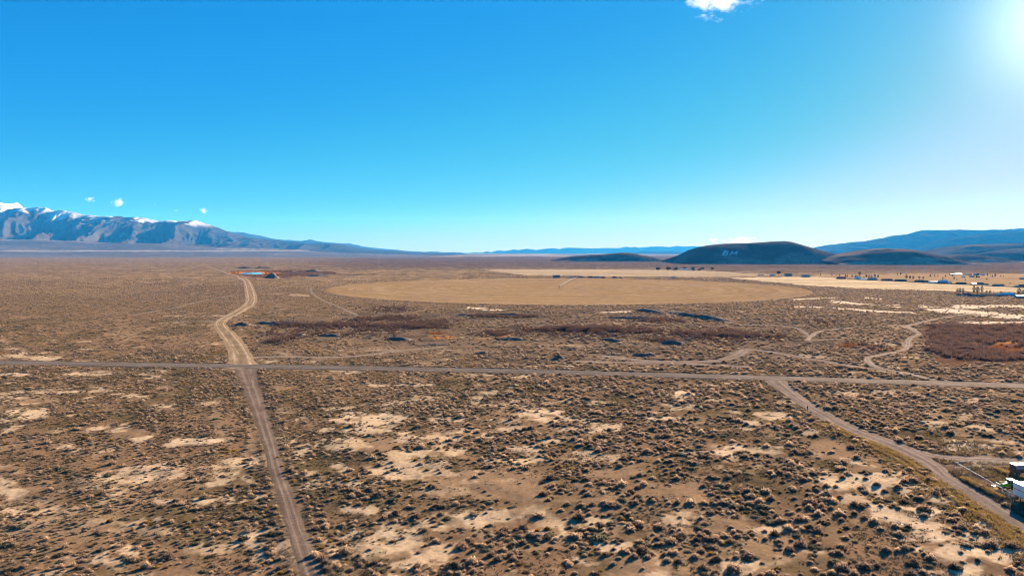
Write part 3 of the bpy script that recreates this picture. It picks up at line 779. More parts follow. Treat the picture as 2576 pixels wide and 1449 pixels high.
# the long snow-capped range at the left, with its alluvial fan
def left_range():
    crest = Z1([(-1400, 90), (-700, 120), (-200, 150), (0, 165), (60, 140), (150, 125), (220, 130), (280, 122), (340, 125), (410, 150), (440, 145), (480, 147), (560, 160), (620, 175), (700, 185), (760, 190), (900, 190), (960, 200), (1040, 195), (1120, 210), (1200, 225), (1290, 218), (1340, 228), (1460, 218), (1520, 232), (1600, 262), (1700, 300), (1800, 330), (1890, 352), (2060, 372), (2300, 392), (2576, 402)]) \
        + Z2([(100, 170), (300, 190), (560, 205), (760, 216), (900, 224)])
    base_y = ([-500, 0, 130, 250, 330, 470, 610, 800, 1000, 1150], [596, 598, 600, 603, 603, 611, 613, 624, 632, 636])
    D, B, F = 15000., 11300., 6800.
    xs = np.arange(crest[0][0], crest[-1][0], 2.2)
    ys = np.interp(xs, [c[0] for c in crest], [c[1] for c in crest]) + (fbm(xs / 9, xs * 0, 4, 3) - .5) * 3.0
    by = np.interp(xs, *base_y)
    P = [AT(a, b, D) for a, b in zip(xs, ys)]
    Xc = np.array([p.x for p in P]); Zc = np.maximum(np.array([p.z for p in P]), 20)
    zb = CAM_H + (634 - by) / FPX * B; zb = np.maximum(np.minimum(zb, Zc * .45), 4)
    tf = np.linspace(0, 1, 26); tm = np.linspace(0, 1, 120)[1:]; tb = np.linspace(0, 1, 26)[1:]
    rowsY, rowsZ, rowsT = [], [], []
    spur_x = lambda X, T: X / 820. + 1.25 * T
    for t in tf:
        rowsY.append(np.full(len(xs), F + (B - F) * t)); rowsZ.append(zb * t ** 2.6 - (6 if t == 0 else 0)); rowsT.append(np.full(len(xs), t - 1))
    for t in tm:
        base_shift = 0
        vr = lambda a_, b_, sd: (1 - np.abs(2 * vnoise(a_, b_, sd) - 1)) ** 1.15
        warp = .35 * (fbm(Xc / 700, np.full(len(xs), t * 3), 23) - .5)
        q0 = spur_x(Xc, t) + warp; one = np.ones(len(xs))
        rg = vr(q0, one * t * .7, 7)
        rg2 = vr(q0 * 2.37 + .5 * t, one * t * 2.4, 19) * .6 + vr(q0 * 5.1 - .8 * t, one * t * 5, 29) * .4
        rg3 = vr(q0 * 11 + 1.5 * t, one * t * 11, 37)
        env = np.sin(PI * t ** .8)
        h = zb + (Zc - zb) * (t ** .92)
        env = np.sin(PI * t ** .75) * (1 - .25 * t)
        h = h + (Zc - zb) * env * (.78 * (rg - 1) + .42 * (rg2 - .9) + .12 * (rg3 - .8))
        rowsY.append(np.full(len(xs), B + (D - B) * t)); rowsZ.append(np.maximum(h, zb * (.85 + .3 * t))); rowsT.append(np.full(len(xs), t))
    for t in tb:
        rowsY.append(np.full(len(xs), D + 3500 * t)); rowsZ.append(Zc * (1 - t) - 6 * (t == 1)); rowsT.append(np.full(len(xs), 1 + t))
    YY, ZZ, TT = np.array(rowsY), np.array(rowsZ), np.array(rowsT)
    XX = np.repeat(Xc[None], len(YY), 0) * (.86 + .14 * np.clip((YY - F) / (D - F), 0, 1))
    me = grid_mesh('mountain', XX, YY, ZZ)
    c = np.empty(XX.shape + (3,)); c[:] = (0.052, 0.042, 0.036)
    c = mixc(c, (0.034, 0.028, 0.023), sst(.5, .7, fbm(XX / 700, ZZ / 300, 3)) * .7 * (TT > 0))
    fan = sst(.06, -.05, TT)
    fc = np.empty_like(c); fc[:] = (0.105, 0.082, 0.072)
    fc = mixc(fc, (0.145, 0.115, 0.095), sst(.45, .65, fbm(XX / 1500, YY / 500, 5)))
    px, py = project(XX, YY, ZZ)
    for ex, ey, a, b, s in ((410, 608, 85, 3.2, 1), (585, 615.5, 34, 3.0, 1), (150, 632, 260, 1.2, .8), (430, 631.5, 330, 1.0, .7), (620, 627, 90, 1.0, .6), (760, 630, 260, .9, .6)):
        fc = mixc(fc, (0.42, 0.32, 0.22), s * sst(1.3, .5, ((px - ex) / a) ** 2 + ((py - ey) / b) ** 2 + 1.1 * (fbm(XX / 220, YY / 220, 8) - .5)))
    c = c * (1 - fan[..., None]) + fc * fan[..., None]
    gz = np.gradient(ZZ, axis=0) / (np.gradient(YY, axis=0) + 1e-6)
    snow = sst(.82, 1.0, TT + .66 * (fbm(XX / 420, YY / 420, 9) - .5) + .30 * (fbm(XX / 110, YY / 110, 10) - .5)) * (TT > 0) * sst(560, 700, ZZ)
    c = mixc(c, (0.62, 0.63, 0.65), snow * .92)
    set_attr(me, 'soil', c.reshape(-1, 3))
    me.materials.append(M_mtn)
    return tag(link_mesh('mountain', me), 'long snow-capped mountain range along the left horizon', kind='structure')
left_range()

# the two letters laid out on the hillside in whitewashed stone
bpy.context.view_layer.update()
dg = bpy.context.evaluated_depsgraph_get()
bvh = BVHTree.FromObject(letter_hill, dg)
def on_hill(px, py):
    o = Vector((0, 0, CAM_H)); h = bvh.ray_cast(o, ray(px, py).normalized())
    return (h[0], h[1]) if h[0] is not None else (AT(px, py, 3600), Vector((0, -1, 0)))
def hill_letter(name, strokes, w, label):
    v, f = [], []
    for (x0, y0), (x1, y1) in strokes:
        dx, dy = x1 - x0, y1 - y0; L = math.hypot(dx, dy); nx, ny = -dy / L * w, dx / L * w
        n = 5; k0 = len(v)
        for i in range(n + 1):
            t = i / n
            for sgn in (-1, 1):
                p, nn = on_hill(x0 + dx * t + nx * sgn, y0 + dy * t + ny * sgn)
                if nn.y > 0: nn = -nn
                v.append(tuple(p + nn * .9)); v.append(tuple(p - nn * .6))
        for i in range(n):
            a = k0 + 4 * i; b = a + 4
            f += [(a, a + 2, b + 2, b), (a, b, b + 1, a + 1), (a + 2, a + 3, b + 3, b + 2)]
        f += [(k0, k0 + 1, k0 + 3, k0 + 2), (k0 + 4 * n, k0 + 4 * n + 2, k0 + 4 * n + 3, k0 + 4 * n + 1)]
    me = bpy.data.meshes.new(name); me.from_pydata(v, [], f)
    bm = bmesh.new(); bm.from_mesh(me); bmesh.ops.recalc_face_normals(bm, faces=bm.faces); bm.to_mesh(me); bm.free()
    me.materials.append(M_limew)
    return tag(link_mesh(name, me), label, 'hillside letter', 'white letters on the hill')
def zl(p): return zmap([p], 1900, 640, 2.342)[0]
def SL(*pts): return [(zl(pts[i]), zl(pts[i + 1])) for i in range(len(pts) - 1)]
hill_letter('hillside_letter', SL((507, 254), (521, 222)) + SL((511, 253), (524, 223)) + SL((517, 225), (544, 226), (547, 231), (541, 238), (515, 238.5)) + SL((541, 238), (541, 247), (534, 252), (508, 252)), .95, 'white letter B laid on the dark face of the lettered hill')
hill_letter('hillside_letter', SL((558, 253), (574, 225)) + SL((559, 253), (575, 225), (582, 245), (612, 225), (600, 253)), .95, 'white letter M laid on the dark hill face, right of the B')

# ------------------------------------------------------------------ earth mounds and banks of the old workings
def mound(x0, y0, x1, y1, h, depth, label, seed, pile=False):
    """a bank whose foot runs between two ground points"""
    a, b = G(x0, y0), G(x1, y1)
    d = b - a; L = d.length; d.normalize(); nrm = Vector((-d.y, d.x, 0))
    nu, nv = max(10, int(L / 1.3)), 20
    u = np.linspace(0, 1, nu); v = np.linspace(0, 1, nv)
    V, U = np.meshgrid(v, u, indexing='ij')
    wob = (fbm(U * L / 14, V * 0, seed) - .5) * depth * .5
    XX = a.x + d.x * U * L + nrm.x * (V * depth + wob); YY = a.y + d.y * U * L + nrm.y * (V * depth + wob)
    h = h * .8; endf = np.sin(PI * np.clip(U, 0, 1)) ** (1.0 if pile else .5) * (.55 + .9 * fbm(U * L / 18, V * 0 + 2, seed + 8))
    crossf = np.sin(PI * V ** .75) ** (1.0 if not pile else 1.0)
    if pile:
        q = np.sqrt((2 * U - 1) ** 2 + (2 * V - 1) ** 2); endf = np.clip(1 - q, 0, 1) ** .9; crossf = 1.0
    Z = h * endf * crossf * (.75 + .5 * fbm(XX / 9, YY / 9, seed + 3)) - .25 + (fbm(XX / 3.5, YY / 3.5, seed + 4, 5, .65) - .5) * h * .75
    edge = (U < .001) | (U > .999) | (V < .001) | (V > .999)
    Z = np.where(edge, -.4, Z)
    me = grid_mesh('earth_mound', XX, YY, Z)
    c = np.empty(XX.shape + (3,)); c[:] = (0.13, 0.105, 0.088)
    c = mixc(c, (0.25, 0.19, 0.145), sst(.45, .6, V) * .8)  # sun-facing far slope painted paler, shade tone kept on the near one
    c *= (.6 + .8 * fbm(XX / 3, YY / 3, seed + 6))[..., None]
    set_attr(me, 'soil', c.reshape(-1, 3))
    me.materials.append(M_road)
    return tag(link_mesh('earth_mound', me), label, kind='structure')
def mz(p, h, depth, label, seed, f=Z7, pile=False):
    (x0, y0), (x1, y1) = f(p)
    mound(x0, y0, x1, y1, h, depth, label, seed, pile)
mz([(1690, 122), (1915, 160)], 3.2, 14, 'curved dark bank below the right side of the crop circle', 1)
mz([(1920, 150), (2370, 212)], 4.0, 16, 'longest dark bank slanting down right of the curved bank', 2)
mz([(1490, 186), (1900, 192)], 2.4, 10, 'low dark bank between the curved bank and the red brush', 3)
mz([(650, 352), (860, 352)], 2.2, 12, 'low dark bank in the middle of the old workings', 4)
mz([(1425, 352), (1590, 372)], 2.4, 10, 'short dark bank right of the middle one', 5)
mz([(1890, 378), (2080, 388)], 2.3, 10, 'short arched bank above the oval brush patch', 6)
mz([(1680, 472), (1880, 474)], 1.8, 8, 'low bank nearest the road at right of the dirt pile', 7)
mz([(70, 394), (300, 388)], 1.6, 8, 'low bank at the left of the old workings', 8)
mz([(1110, 410), (1280, 424)], 1.3, 6, 'thin low ridge above the dirt pile', 9)
mz([(310, 166), (960, 166)], 2.2, 10, 'long dark bank under the crop circle with red brush on it', 10)
mz([(1080, 504), (1190, 504)], 4.4, 9.0, 'small dark cone of dirt just beyond the gravel road', 11, pile=True)
mz([(500, 455), (600, 452)], 1.3, 6, 'small hump left of the dirt cone', 12)
mz([(870, 690), (1490, 695)], 3.4, 14, 'broad dark bank right of the winding road bend', 13, ZL)
mz([(640, 708), (830, 708)], 4.2, 14, 'dark mound inside the winding road bend', 14, ZL)
mz([(1530, 812), (1770, 828)], 2.4, 10, 'dark bank right of the round red bush', 15, ZL)
mz([(2280, 848), (2490, 866)], 2.4, 10, 'dark bank at the centre left of the workings', 16, ZL)
mz([(2020, 838), (2150, 850)], 1.6, 7, 'short dark bank left of the centre bank', 17, ZL)
mz([(1270, 808), (1400, 812)], 1.6, 8, 'faint bank above the round red bush', 18, ZL)
Z9 = lambda p: zmap(p, 660, 770, 6.44)
mz([(715, 296), (945, 296)], 18, 34, 'tall dark dirt pile beside the pond', 19, Z9, True)
mz([(1105, 288), (1230, 286)], 4, 22, 'dark bank right of the tall dirt pile', 20, Z9)
mz([(1650, 258), (2040, 246)], 5.5, 40, 'dark bank at the right end of the marsh', 21, Z9)
mz([(1440, 165), (1600, 175)], 9, 50, 'dark pile behind the marsh', 22, Z9, True)
mz([(200, 105), (450, 108)], 7, 60, 'dark bank behind the pond at left', 23, Z9)
mz([(530, 105), (680, 105)], 11, 60, 'small dark pile behind the pond', 24, Z9, True)
mz([(760, 105), (900, 102)], 7, 60, 'dark bank behind the pond at right', 25, Z9)

# ------------------------------------------------------------------ haze
hz = MB(); hz.box((0, 0, 858.5), (66600, 68000, 1733.0))
M_haze = bpy.data.materials.new('haze')
n_, l_ = nodes_of(M_haze); n_.clear()
o_ = n_.new('ShaderNodeOutputMaterial'); pv = n_.new('ShaderNodeVolumePrincipled')
pv.inputs['Color'].default_value = (0.035, 0.35, 1.0, 1)
pv.inputs['Absorption Color'].default_value = (1, 1, 1, 1)
pv.inputs['Density'].default_value = 2.5e-5
pv.inputs['Anisotropy'].default_value = 0.15
l_.new(pv.outputs[0], o_.inputs['Volume'])
tag(hz.build('haze', M_haze), 'thin blue haze over the plain', kind='stuff')

# ------------------------------------------------------------------ clouds
def cloud(px, py, Y, w, h, dep, dens, label, seed, nscale=3.0, shear=0.0):
    c = AT(px, py, Y)
    me = bpy.data.meshes.new('cloud')
    bm = bmesh.new(); bmesh.ops.create_icosphere(bm, subdivisions=3, radius=1.0); bm.to_mesh(me); bm.free()
    o = link_mesh('cloud', me, None, c)
    o.scale = (w / 2, dep / 2, h / 2)
    m = bpy.data.materials.new('cloud')
    n, l = nodes_of(m); n.clear()
    out = n.new('ShaderNodeOutputMaterial'); v = n.new('ShaderNodeVolumePrincipled')
    v.inputs['Color'].default_value = (1, 1, 1, 1); v.inputs['Anisotropy'].default_value = .25
    tc = n.new('ShaderNodeTexCoord'); ln = n.new('ShaderNodeVectorMath'); ln.operation = 'LENGTH'
    l.new(tc.outputs['Object'], ln.inputs[0])
    mp = n.new('ShaderNodeMapping'); mp.inputs['Location'].default_value = (seed * 3.1, seed * 1.7, 0); mp.inputs['Scale'].default_value = (w / h * .6, 1, 1)
    mp.inputs['Rotation'].default_value = (0, shear, 0)
    l.new(tc.outputs['Object'], mp.inputs['Vector'])
    t = n.new('ShaderNodeTexNoise'); t.inputs['Scale'].default_value = nscale; t.inputs['Detail'].default_value = 6; t.inputs['Roughness'].default_value = .62
    l.new(mp.outputs[0], t.inputs['Vector'])
    a = n.new('ShaderNodeMath'); a.operation = 'MULTIPLY_ADD'; a.inputs[1].default_value = 3.6; a.inputs[2].default_value = -1.30
    l.new(t.outputs['Fac'], a.inputs[0])
    s = n.new('ShaderNodeMath'); s.operation = 'SUBTRACT'; l.new(a.outputs[0], s.inputs[0]); l.new(ln.outputs['Value'], s.inputs[1])
    k = n.new('ShaderNodeMath'); k.operation = 'MULTIPLY'; k.inputs[1].default_value = dens * .17; k.use_clamp = False; l.new(s.outputs[0], k.inputs[0])
    mxx = n.new('ShaderNodeMath'); mxx.operation = 'MAXIMUM'; mxx.inputs[1].default_value = 0; l.new(k.outputs[0], mxx.inputs[0])
    l.new(mxx.outputs[0], v.inputs['Density']); l.new(v.outputs[0], out.inputs['Volume'])
    me.materials.append(m)
    return tag(o, label, 'cloud', 'white clouds in the clear sky')
cloud(1808, -14, 9300, 1250, 720, 800, .05, 'big white ragged cloud cut off by the top edge', 2, 2.6, .7)
cloud(226, 502, 38500, 620, 420, 700, .03, 'small faint cloud above the left peaks, leftmost one', 3, 1.6)
cloud(296, 511, 38500, 900, 700, 800, .035, 'small white puff above the left peaks, brightest one', 5, 1.5)
cloud(512, 531, 38500, 540, 480, 600, .035, 'tiny white puff above the right end of the snowy range', 7, 1.5)
cloud(443, 530, 38500, 420, 200, 500, .010, 'faint wisp left of the tiny puff', 8, 1.6)
cloud(389, 514, 38500, 260, 200, 300, .010, 'faintest wisp between the two small left clouds', 9, 1.6)
cloud(1795, 605, 38500, 760, 330, 700, .035, 'small flat cloud just left above the lettered hill', 11, 1.6)
cloud(1822, 607, 38500, 330, 200, 400, .035, 'tiny cloud scrap above the lettered hill', 12, 1.6)
cloud(1864, 608, 38500, 2300, 760, 1200, .035, 'bank of white cloud peeking over the lettered hill', 14, 2.0)

# ------------------------------------------------------------------ shrubs
def shrub_mesh(name, mat, seed, n=170, height=1.15, blade=(.30, .085), core=.56, upright=.55, spread=1.0):
    """a unit shrub: a dense woody heart with many short twigs and leaf sprays round it"""
    r = np.random.default_rng(seed)
    v, f, tint = [], [], []
    def tri(a, b, c, ta, tc):
        k = len(v); v.extend([a, b, c]); tint.extend([ta, ta, tc]); f.append((k, k + 1, k + 2))
    lobes = [(r.uniform(-.33, .33), r.uniform(-.33, .33), r.uniform(.55, .85), r.uniform(.6, 1.0)) for _ in range(5)] + [(0, 0, .8, 1.0)]
    # heart
    m, q = 7, 4
    ring = []
    for j in range(q + 1):
        row = []
        for i in range(m):
            th = 2 * PI * i / m; ph = PI / 2 * j / q
            rad = core * (.8 + .4 * r.random()) * math.cos(ph)
            row.append((rad * math.cos(th) * spread, rad * math.sin(th) * spread, core * height * (.75 + .3 * r.random()) * math.sin(ph) - .05))
        ring.append(row)
    for j in range(q):
        for i in range(m):
            a, b, c, d = ring[j][i], ring[j][(i + 1) % m], ring[j + 1][(i + 1) % m], ring[j + 1][i]
            t = .05 + .2 * r.random()  # woody heart kept at the dark end, inner shade put into the tint
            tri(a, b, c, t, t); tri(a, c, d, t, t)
    for _ in range(n):
        lx, ly, lr, lh = lobes[r.integers(len(lobes))]
        th = r.uniform(0, 2 * PI); el = math.asin(r.uniform(.02, 1) ** .8)
        rad = lr * r.uniform(.62, 1.12)
        d = Vector((math.cos(th) * math.cos(el), math.sin(th) * math.cos(el), math.sin(el)))
        p = Vector((lx + d.x * rad, ly + d.y * rad, max(.03, d.z * rad * height * lh)))
        g = (d * (1 - upright) + Vector((0, 0, upright)) + Vector(r.normal(0, .28, 3))).normalized()
        L = blade[0] * r.uniform(.6, 1.4); w = blade[1] * r.uniform(.7, 1.4)
        sd = g.cross(Vector(r.normal(0, 1, 3))).normalized() * w
        t0 = .12 + .45 * r.random() * max(0.2, d.z); t1 = (.40 + .35 * max(0, d.z)) + .30 * r.random()  # paler toward the top: dry tips plus backlit rim put into the tint
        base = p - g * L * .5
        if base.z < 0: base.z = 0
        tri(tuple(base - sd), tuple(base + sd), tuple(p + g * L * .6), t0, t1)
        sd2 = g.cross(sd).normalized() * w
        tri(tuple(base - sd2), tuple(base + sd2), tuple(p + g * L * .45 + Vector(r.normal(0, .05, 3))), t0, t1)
    me = bpy.data.meshes.new(name); me.from_pydata(v, [], f)
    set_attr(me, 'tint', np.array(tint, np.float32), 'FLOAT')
    me.materials.append(mat)
    return me

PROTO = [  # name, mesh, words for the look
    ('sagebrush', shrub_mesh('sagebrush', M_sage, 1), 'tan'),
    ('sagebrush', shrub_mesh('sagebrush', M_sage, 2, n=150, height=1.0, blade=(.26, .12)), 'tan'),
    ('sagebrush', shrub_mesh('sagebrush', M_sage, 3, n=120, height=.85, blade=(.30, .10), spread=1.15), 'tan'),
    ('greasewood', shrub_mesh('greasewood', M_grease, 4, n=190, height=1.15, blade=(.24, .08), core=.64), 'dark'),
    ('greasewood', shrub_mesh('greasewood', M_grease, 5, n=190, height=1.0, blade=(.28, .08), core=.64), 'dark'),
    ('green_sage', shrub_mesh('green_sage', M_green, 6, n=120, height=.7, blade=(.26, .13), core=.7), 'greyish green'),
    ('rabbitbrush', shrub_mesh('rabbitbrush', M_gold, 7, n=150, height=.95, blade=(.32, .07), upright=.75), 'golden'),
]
KIND_OF = {'sagebrush': (0, 1, 2), 'greasewood': (3, 4), 'green_sage': (5,), 'rabbitbrush': (6,)}

# things that stand in the near lot, kept free of shrubs
def lot(x, y): return (x > 119.5) & (x < 152) & (y > 140) & (y < 191)

def sample_shrubs():
    # near: jittered 1.55 m grid out to 430 m
    out = []
    c = 1.55
    gx, gy = np.meshgrid(np.arange(-480, 480, c), np.arange(96, 432, c))
    x = (gx + RNG.uniform(-.75, .75, gx.shape)).ravel(); y = (gy + RNG.uniform(-.75, .75, gy.shape)).ravel()
    k = np.abs(x) < 1.0 * y + 60
    x, y = x[k], y[k]
    n = 305000
    yy = np.sqrt(RNG.uniform(432 ** 2, 1750 ** 2, n)); xx = RNG.uniform(-1.0, 1.0, n) * yy
    x2 = np.concatenate([x, xx]); y2 = np.concatenate([y, yy]); near = np.arange(len(x2)) < len(x)
    col, _, dens, gold, pale = soil_at(x2, y2)
    rc = road_clear(x2, y2)
    clump = sst(.40, .62, fbm(x2 / 9 + 5, y2 / 10, 91) * .5 + fbm(x2 / 3.3, y2 / 3.3, 92) * .25 + fbm(x2 / 28, y2 / 24, 93) * .25)
    side = sst(-90, 60, x2)                                       # denser and smaller to the left, sparser and larger to the right
    p = dens * np.where(near, (1.28 - .58 * side) * (.17 + 1.25 * clump), (.60 + .45 * clump) * sst(1750, 1050, y2))
    d_front = dist_path(x2, y2, ROADS['front'][0][::3])
    rowb = np.exp(-((d_front - 5.8) / 2.4) ** 2) * (y2 < 345)
    p = np.maximum(p, rowb * .95 * (dens > .2))
    edge = np.exp(-((rc - 2.0) / 1.2) ** 2) * (y2 > 300) * (y2 < 400)
    p = np.maximum(p, edge * .35)
    p = p * (rc > .7) * ~lot(x2, y2)
    keep = RNG.random(len(x2)) < p
    x2, y2, gold, side, near, rowb, pale = [a[keep] for a in (x2, y2, gold, side, near, rowb, pale)]
    m = len(x2)
    size = np.exp(RNG.normal(0, .38, m)) * (.44 + .23 * side)
    size = np.where(near, size, size * 1.25)
    size = np.clip(size, .22, 1.45)
    big = RNG.random(m) < .05 + .05 * side
    size = np.where(big & (size < 1.0), size * 1.55, size)
    size = np.where(rowb > .4, size * 1.15, size)
    u = RNG.random(m)
    kind = np.where(u < .62 - .28 * side, RNG.integers(0, 3, m), np.where(u < .76 + .08 * side, RNG.integers(3, 5, m), 5))
    g = (RNG.random(m) < .012 + .30 * gold * (1 - .6 * side))
    kind = np.where(g, 6, kind)
    size = np.where(kind == 6, np.clip(size * .85, .25, .8), size)
    return x2, y2, size, kind
sx, sy, ssz, skd = sample_shrubs()
# a few shrubs the photograph singles out: px, py of the foot, radius, prototype
EXTRA = [(790, 1398, 1.35, 0), (812, 1406, 1.2, 3), (820, 1418, 1.15, 3), (708, 1340, 1.0, 1), (2330, 1285, 1.7, 3), (2315, 1280, 1.0, 0), (2420, 1330, 1.35, 3), (2262, 1345, 1.3, 3), (2300, 1420, 1.5, 3), (2400, 1428, 1.5, 4),
         (2545, 1378, 1.6, 3), (2480, 1342, 1.25, 4), (2050, 1360, 1.1, 3), (1845, 1432, 1.6, 3), (1770, 1425, 1.3, 4), (2120, 1430, 1.5, 3), (2168, 1278, 1.1, 4), (2205, 1222, 1.25, 4), (2258, 1228, 1.1, 3), (2225, 1236, 1.0, 3),
         (214, 1102, 1.3, 6), (232, 1104, 1.1, 6), (282, 1108, 1.0, 6), (198, 1106, .9, 6), (575, 1136, 1.1, 6), (560, 1130, 1.2, 6), (590, 1132, .9, 6), (480, 1134, .9, 6), (370, 1312, .8, 6), (275, 1310, .9, 6), (270, 1290, .6, 6), (2064, 1028, .55, 6),
         (1378, 1330, 1.0, 6), (1352, 1334, .8, 6), (700, 1150, .7, 6), (712, 1172, .7, 6), (718, 1196, .8, 6), (740, 1210, .7, 6), (1005, 1208, .9, 6), (870, 1210, .8, 6), (712, 866, 3.2, 4), (2172, 880, 2.6, 4)]
ex = [G(a, b) for a, b, _, _ in EXTRA]
sx = np.concatenate([sx, [p.x for p in ex]]); sy = np.concatenate([sy, [p.y for p in ex]])
ssz = np.concatenate([ssz, [e[2] for e in EXTRA]]); skd = np.concatenate([skd, [e[3] for e in EXTRA]])
szz = ground_z(sx, sy)
srot = RNG.uniform(0, 2 * PI, len(sx)); ssx = RNG.uniform(.85, 1.2, len(sx)); ssh = RNG.uniform(.8, 1.15, len(sx))

# the 300 that show largest become things of their own
ppx, ppy = project(sx, sy, szz)
inview = (ppx > 8) & (ppx < 2568) & (ppy < 1446)
show = np.where(inview, ssz * (1 + .0) / np.hypot(sx, sy), 0)
order = np.argsort(-show)
single = order[:300]
rest_mask = np.ones(len(sx), bool); rest_mask[single] = False

front_x = lambda y: np.interp(y, ROADS['front'][0][:, 1], ROADS['front'][0][:, 0])
right_x = lambda y: np.interp(-y, -ROADS['right'][0][:, 1], ROADS['right'][0][:, 0])
_, _, _, _, pale_all = soil_at(sx, sy)
from collections import defaultdict
buckets = defaultdict(list)
nb = {}
near_i = np.where((np.abs(sx) < 420) & (sy < 440))[0]
def crowd(i):
    d = np.hypot(sx[near_i] - sx[i], sy[near_i] - sy[i])
    return int(((d > .01) & (d < 2.6)).sum())
def describe(i):
    px_, py_ = ppx[i], ppy[i]
    fx = CX + FPX * front_x(sy[i]) / (sy[i] * _cp + CAM_H * _sp)
    look = PROTO[skd[i]][2]; nm = {'sagebrush': 'sagebrush', 'greasewood': 'greasewood', 'green_sage': 'sage', 'rabbitbrush': 'rabbitbrush'}[PROTO[skd[i]][0]]
    size = 'big' if ssz[i] > 1.25 else ('stout' if ssz[i] > 1.0 else 'mid-sized')
    size = ('lone ', '', 'crowded ')[min(2, crowd(i))] + size
    soil = ' on pale crust' if pale_all[i] > .45 else ''
    if py_ < 960: where = 'beyond the gravel road'
    elif px_ < fx - 330: where = 'at far left'
    elif px_ < fx - 120: where = 'left of straight track'
    elif px_ < fx: where = 'left beside straight track'
    elif px_ < fx + 170: where = 'right beside straight track'
    elif px_ > 2330: where = 'below diagonal track, right'
    elif px_ > 2080: where = 'below diagonal track'
    elif px_ > 1780: where = 'left of diagonal track'
    elif px_ > 1400: where = 'right of photo middle'
    else: where = 'left of photo middle'
    depth = ' by bottom edge' if py_ > 1395 else (' near bottom' if py_ > 1310 else (' halfway up' if py_ > 1180 else ' nearer the road'))
    return look, nm, size, soil, where, depth
for i in single:
    buckets[describe(i)].append(i)
first_obj = {}
for (look, nm, size, soil, where, depth), mem in buckets.items():
    mem.sort(key=lambda i: ppx[i])
    for j, i in enumerate(mem):
        pn, me, _ = PROTO[skd[i]]
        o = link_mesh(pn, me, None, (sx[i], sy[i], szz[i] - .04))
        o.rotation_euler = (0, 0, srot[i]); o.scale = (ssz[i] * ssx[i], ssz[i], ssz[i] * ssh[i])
        lab = f'{size} {look} {nm}{soil} {where}{depth}'
        if len(mem) > 1:
            if len(mem) == 2: rank = ('left', 'right')[j]
            elif j == 0: rank = 'leftmost'
            elif j == len(mem) - 1: rank = 'rightmost'
            else: rank = ('', 'second', 'third', 'fourth', 'fifth', 'sixth', 'seventh', 'eighth', 'ninth', 'tenth', 'eleventh', 'twelfth')[min(j, 11)] + ' from left'
            if len((rank + ' ' + lab).split()) > 16: lab = f'{size} {look} {nm} {where}{depth}'
            lab = rank + ' ' + lab
        tag(o, lab, 'shrub', f'{look} {nm} shrubs {where}')
        first_obj.setdefault(int(skd[i]), o)
for k in range(len(PROTO)):
    if k not in first_obj:
        c = np.where((skd == k) & rest_mask & inview)[0]; i = c[np.argmax(show[c])]
        o = link_mesh(PROTO[k][0], PROTO[k][1], None, (sx[i], sy[i], szz[i] - .04))
        o.rotation_euler = (0, 0, srot[i]); o.scale = (ssz[i] * ssx[i], ssz[i], ssz[i] * ssh[i])
        tag(o, f'low {PROTO[k][2]} shrub alone among the nearer scrub', 'shrub', f'{PROTO[k][2]} shrubs in the scrub')
        rest_mask[i] = False; first_obj[k] = o

def scatter(name, x, y, z, rot, scl, kind, protos, label):
    """one object: its points carry the plants through geometry nodes"""
    me = bpy.data.meshes.new(name)
    me.vertices.add(len(x)); me.vertices.foreach_set('co', np.stack([x, y, z], -1).astype(np.float32).ravel())
    set_attr(me, 'rot', np.stack([rot * 0, rot * 0, rot], -1), 'FLOAT_VECTOR')
    set_attr(me, 'scl', scl, 'FLOAT_VECTOR')
    set_attr(me, 'pid', np.asarray(kind, np.int32), 'INT')
    o = link_mesh(name, me)
    ng = bpy.data.node_groups.new(name, 'GeometryNodeTree')
    ng.interface.new_socket('Geometry', in_out='INPUT', socket_type='NodeSocketGeometry')
    ng.interface.new_socket('Geometry', in_out='OUTPUT', socket_type='NodeSocketGeometry')
    N, L = ng.nodes, ng.links
    gi, go = N.new('NodeGroupInput'), N.new('NodeGroupOutput')
    def attr(nm, dt):
        a = N.new('GeometryNodeInputNamedAttribute'); a.data_type = dt; a.inputs['Name'].default_value = nm; return a.outputs['Attribute']
    pid, rt, sc_ = attr('pid', 'INT'), attr('rot', 'FLOAT_VECTOR'), attr('scl', 'FLOAT_VECTOR')
    e2r = N.new('FunctionNodeEulerToRotation'); L.new(rt, e2r.inputs[0])
    jn = N.new('GeometryNodeJoinGeometry')
    for k, po in protos.items():
        cmp_ = N.new('FunctionNodeCompare'); cmp_.data_type = 'INT'; cmp_.operation = 'EQUAL'
        ia = [s_ for s_ in cmp_.inputs if s_.type == 'INT']
        L.new(pid, ia[0]); ia[1].default_value = k
        oi = N.new('GeometryNodeObjectInfo'); oi.transform_space = 'ORIGINAL'; oi.inputs['Object'].default_value = po; oi.inputs['As Instance'].default_value = True
        ip = N.new('GeometryNodeInstanceOnPoints')
        L.new(gi.outputs[0], ip.inputs['Points']); L.new(cmp_.outputs[0], ip.inputs['Selection']); L.new(oi.outputs['Geometry'], ip.inputs['Instance'])
        L.new(e2r.outputs[0], ip.inputs['Rotation']); L.new(sc_, ip.inputs['Scale'])
        L.new(ip.outputs[0], jn.inputs[0])
    L.new(jn.outputs[0], go.inputs[0])
    md = o.modifiers.new('plants', 'NODES'); md.node_group = ng
    return tag(o, label, kind='stuff')
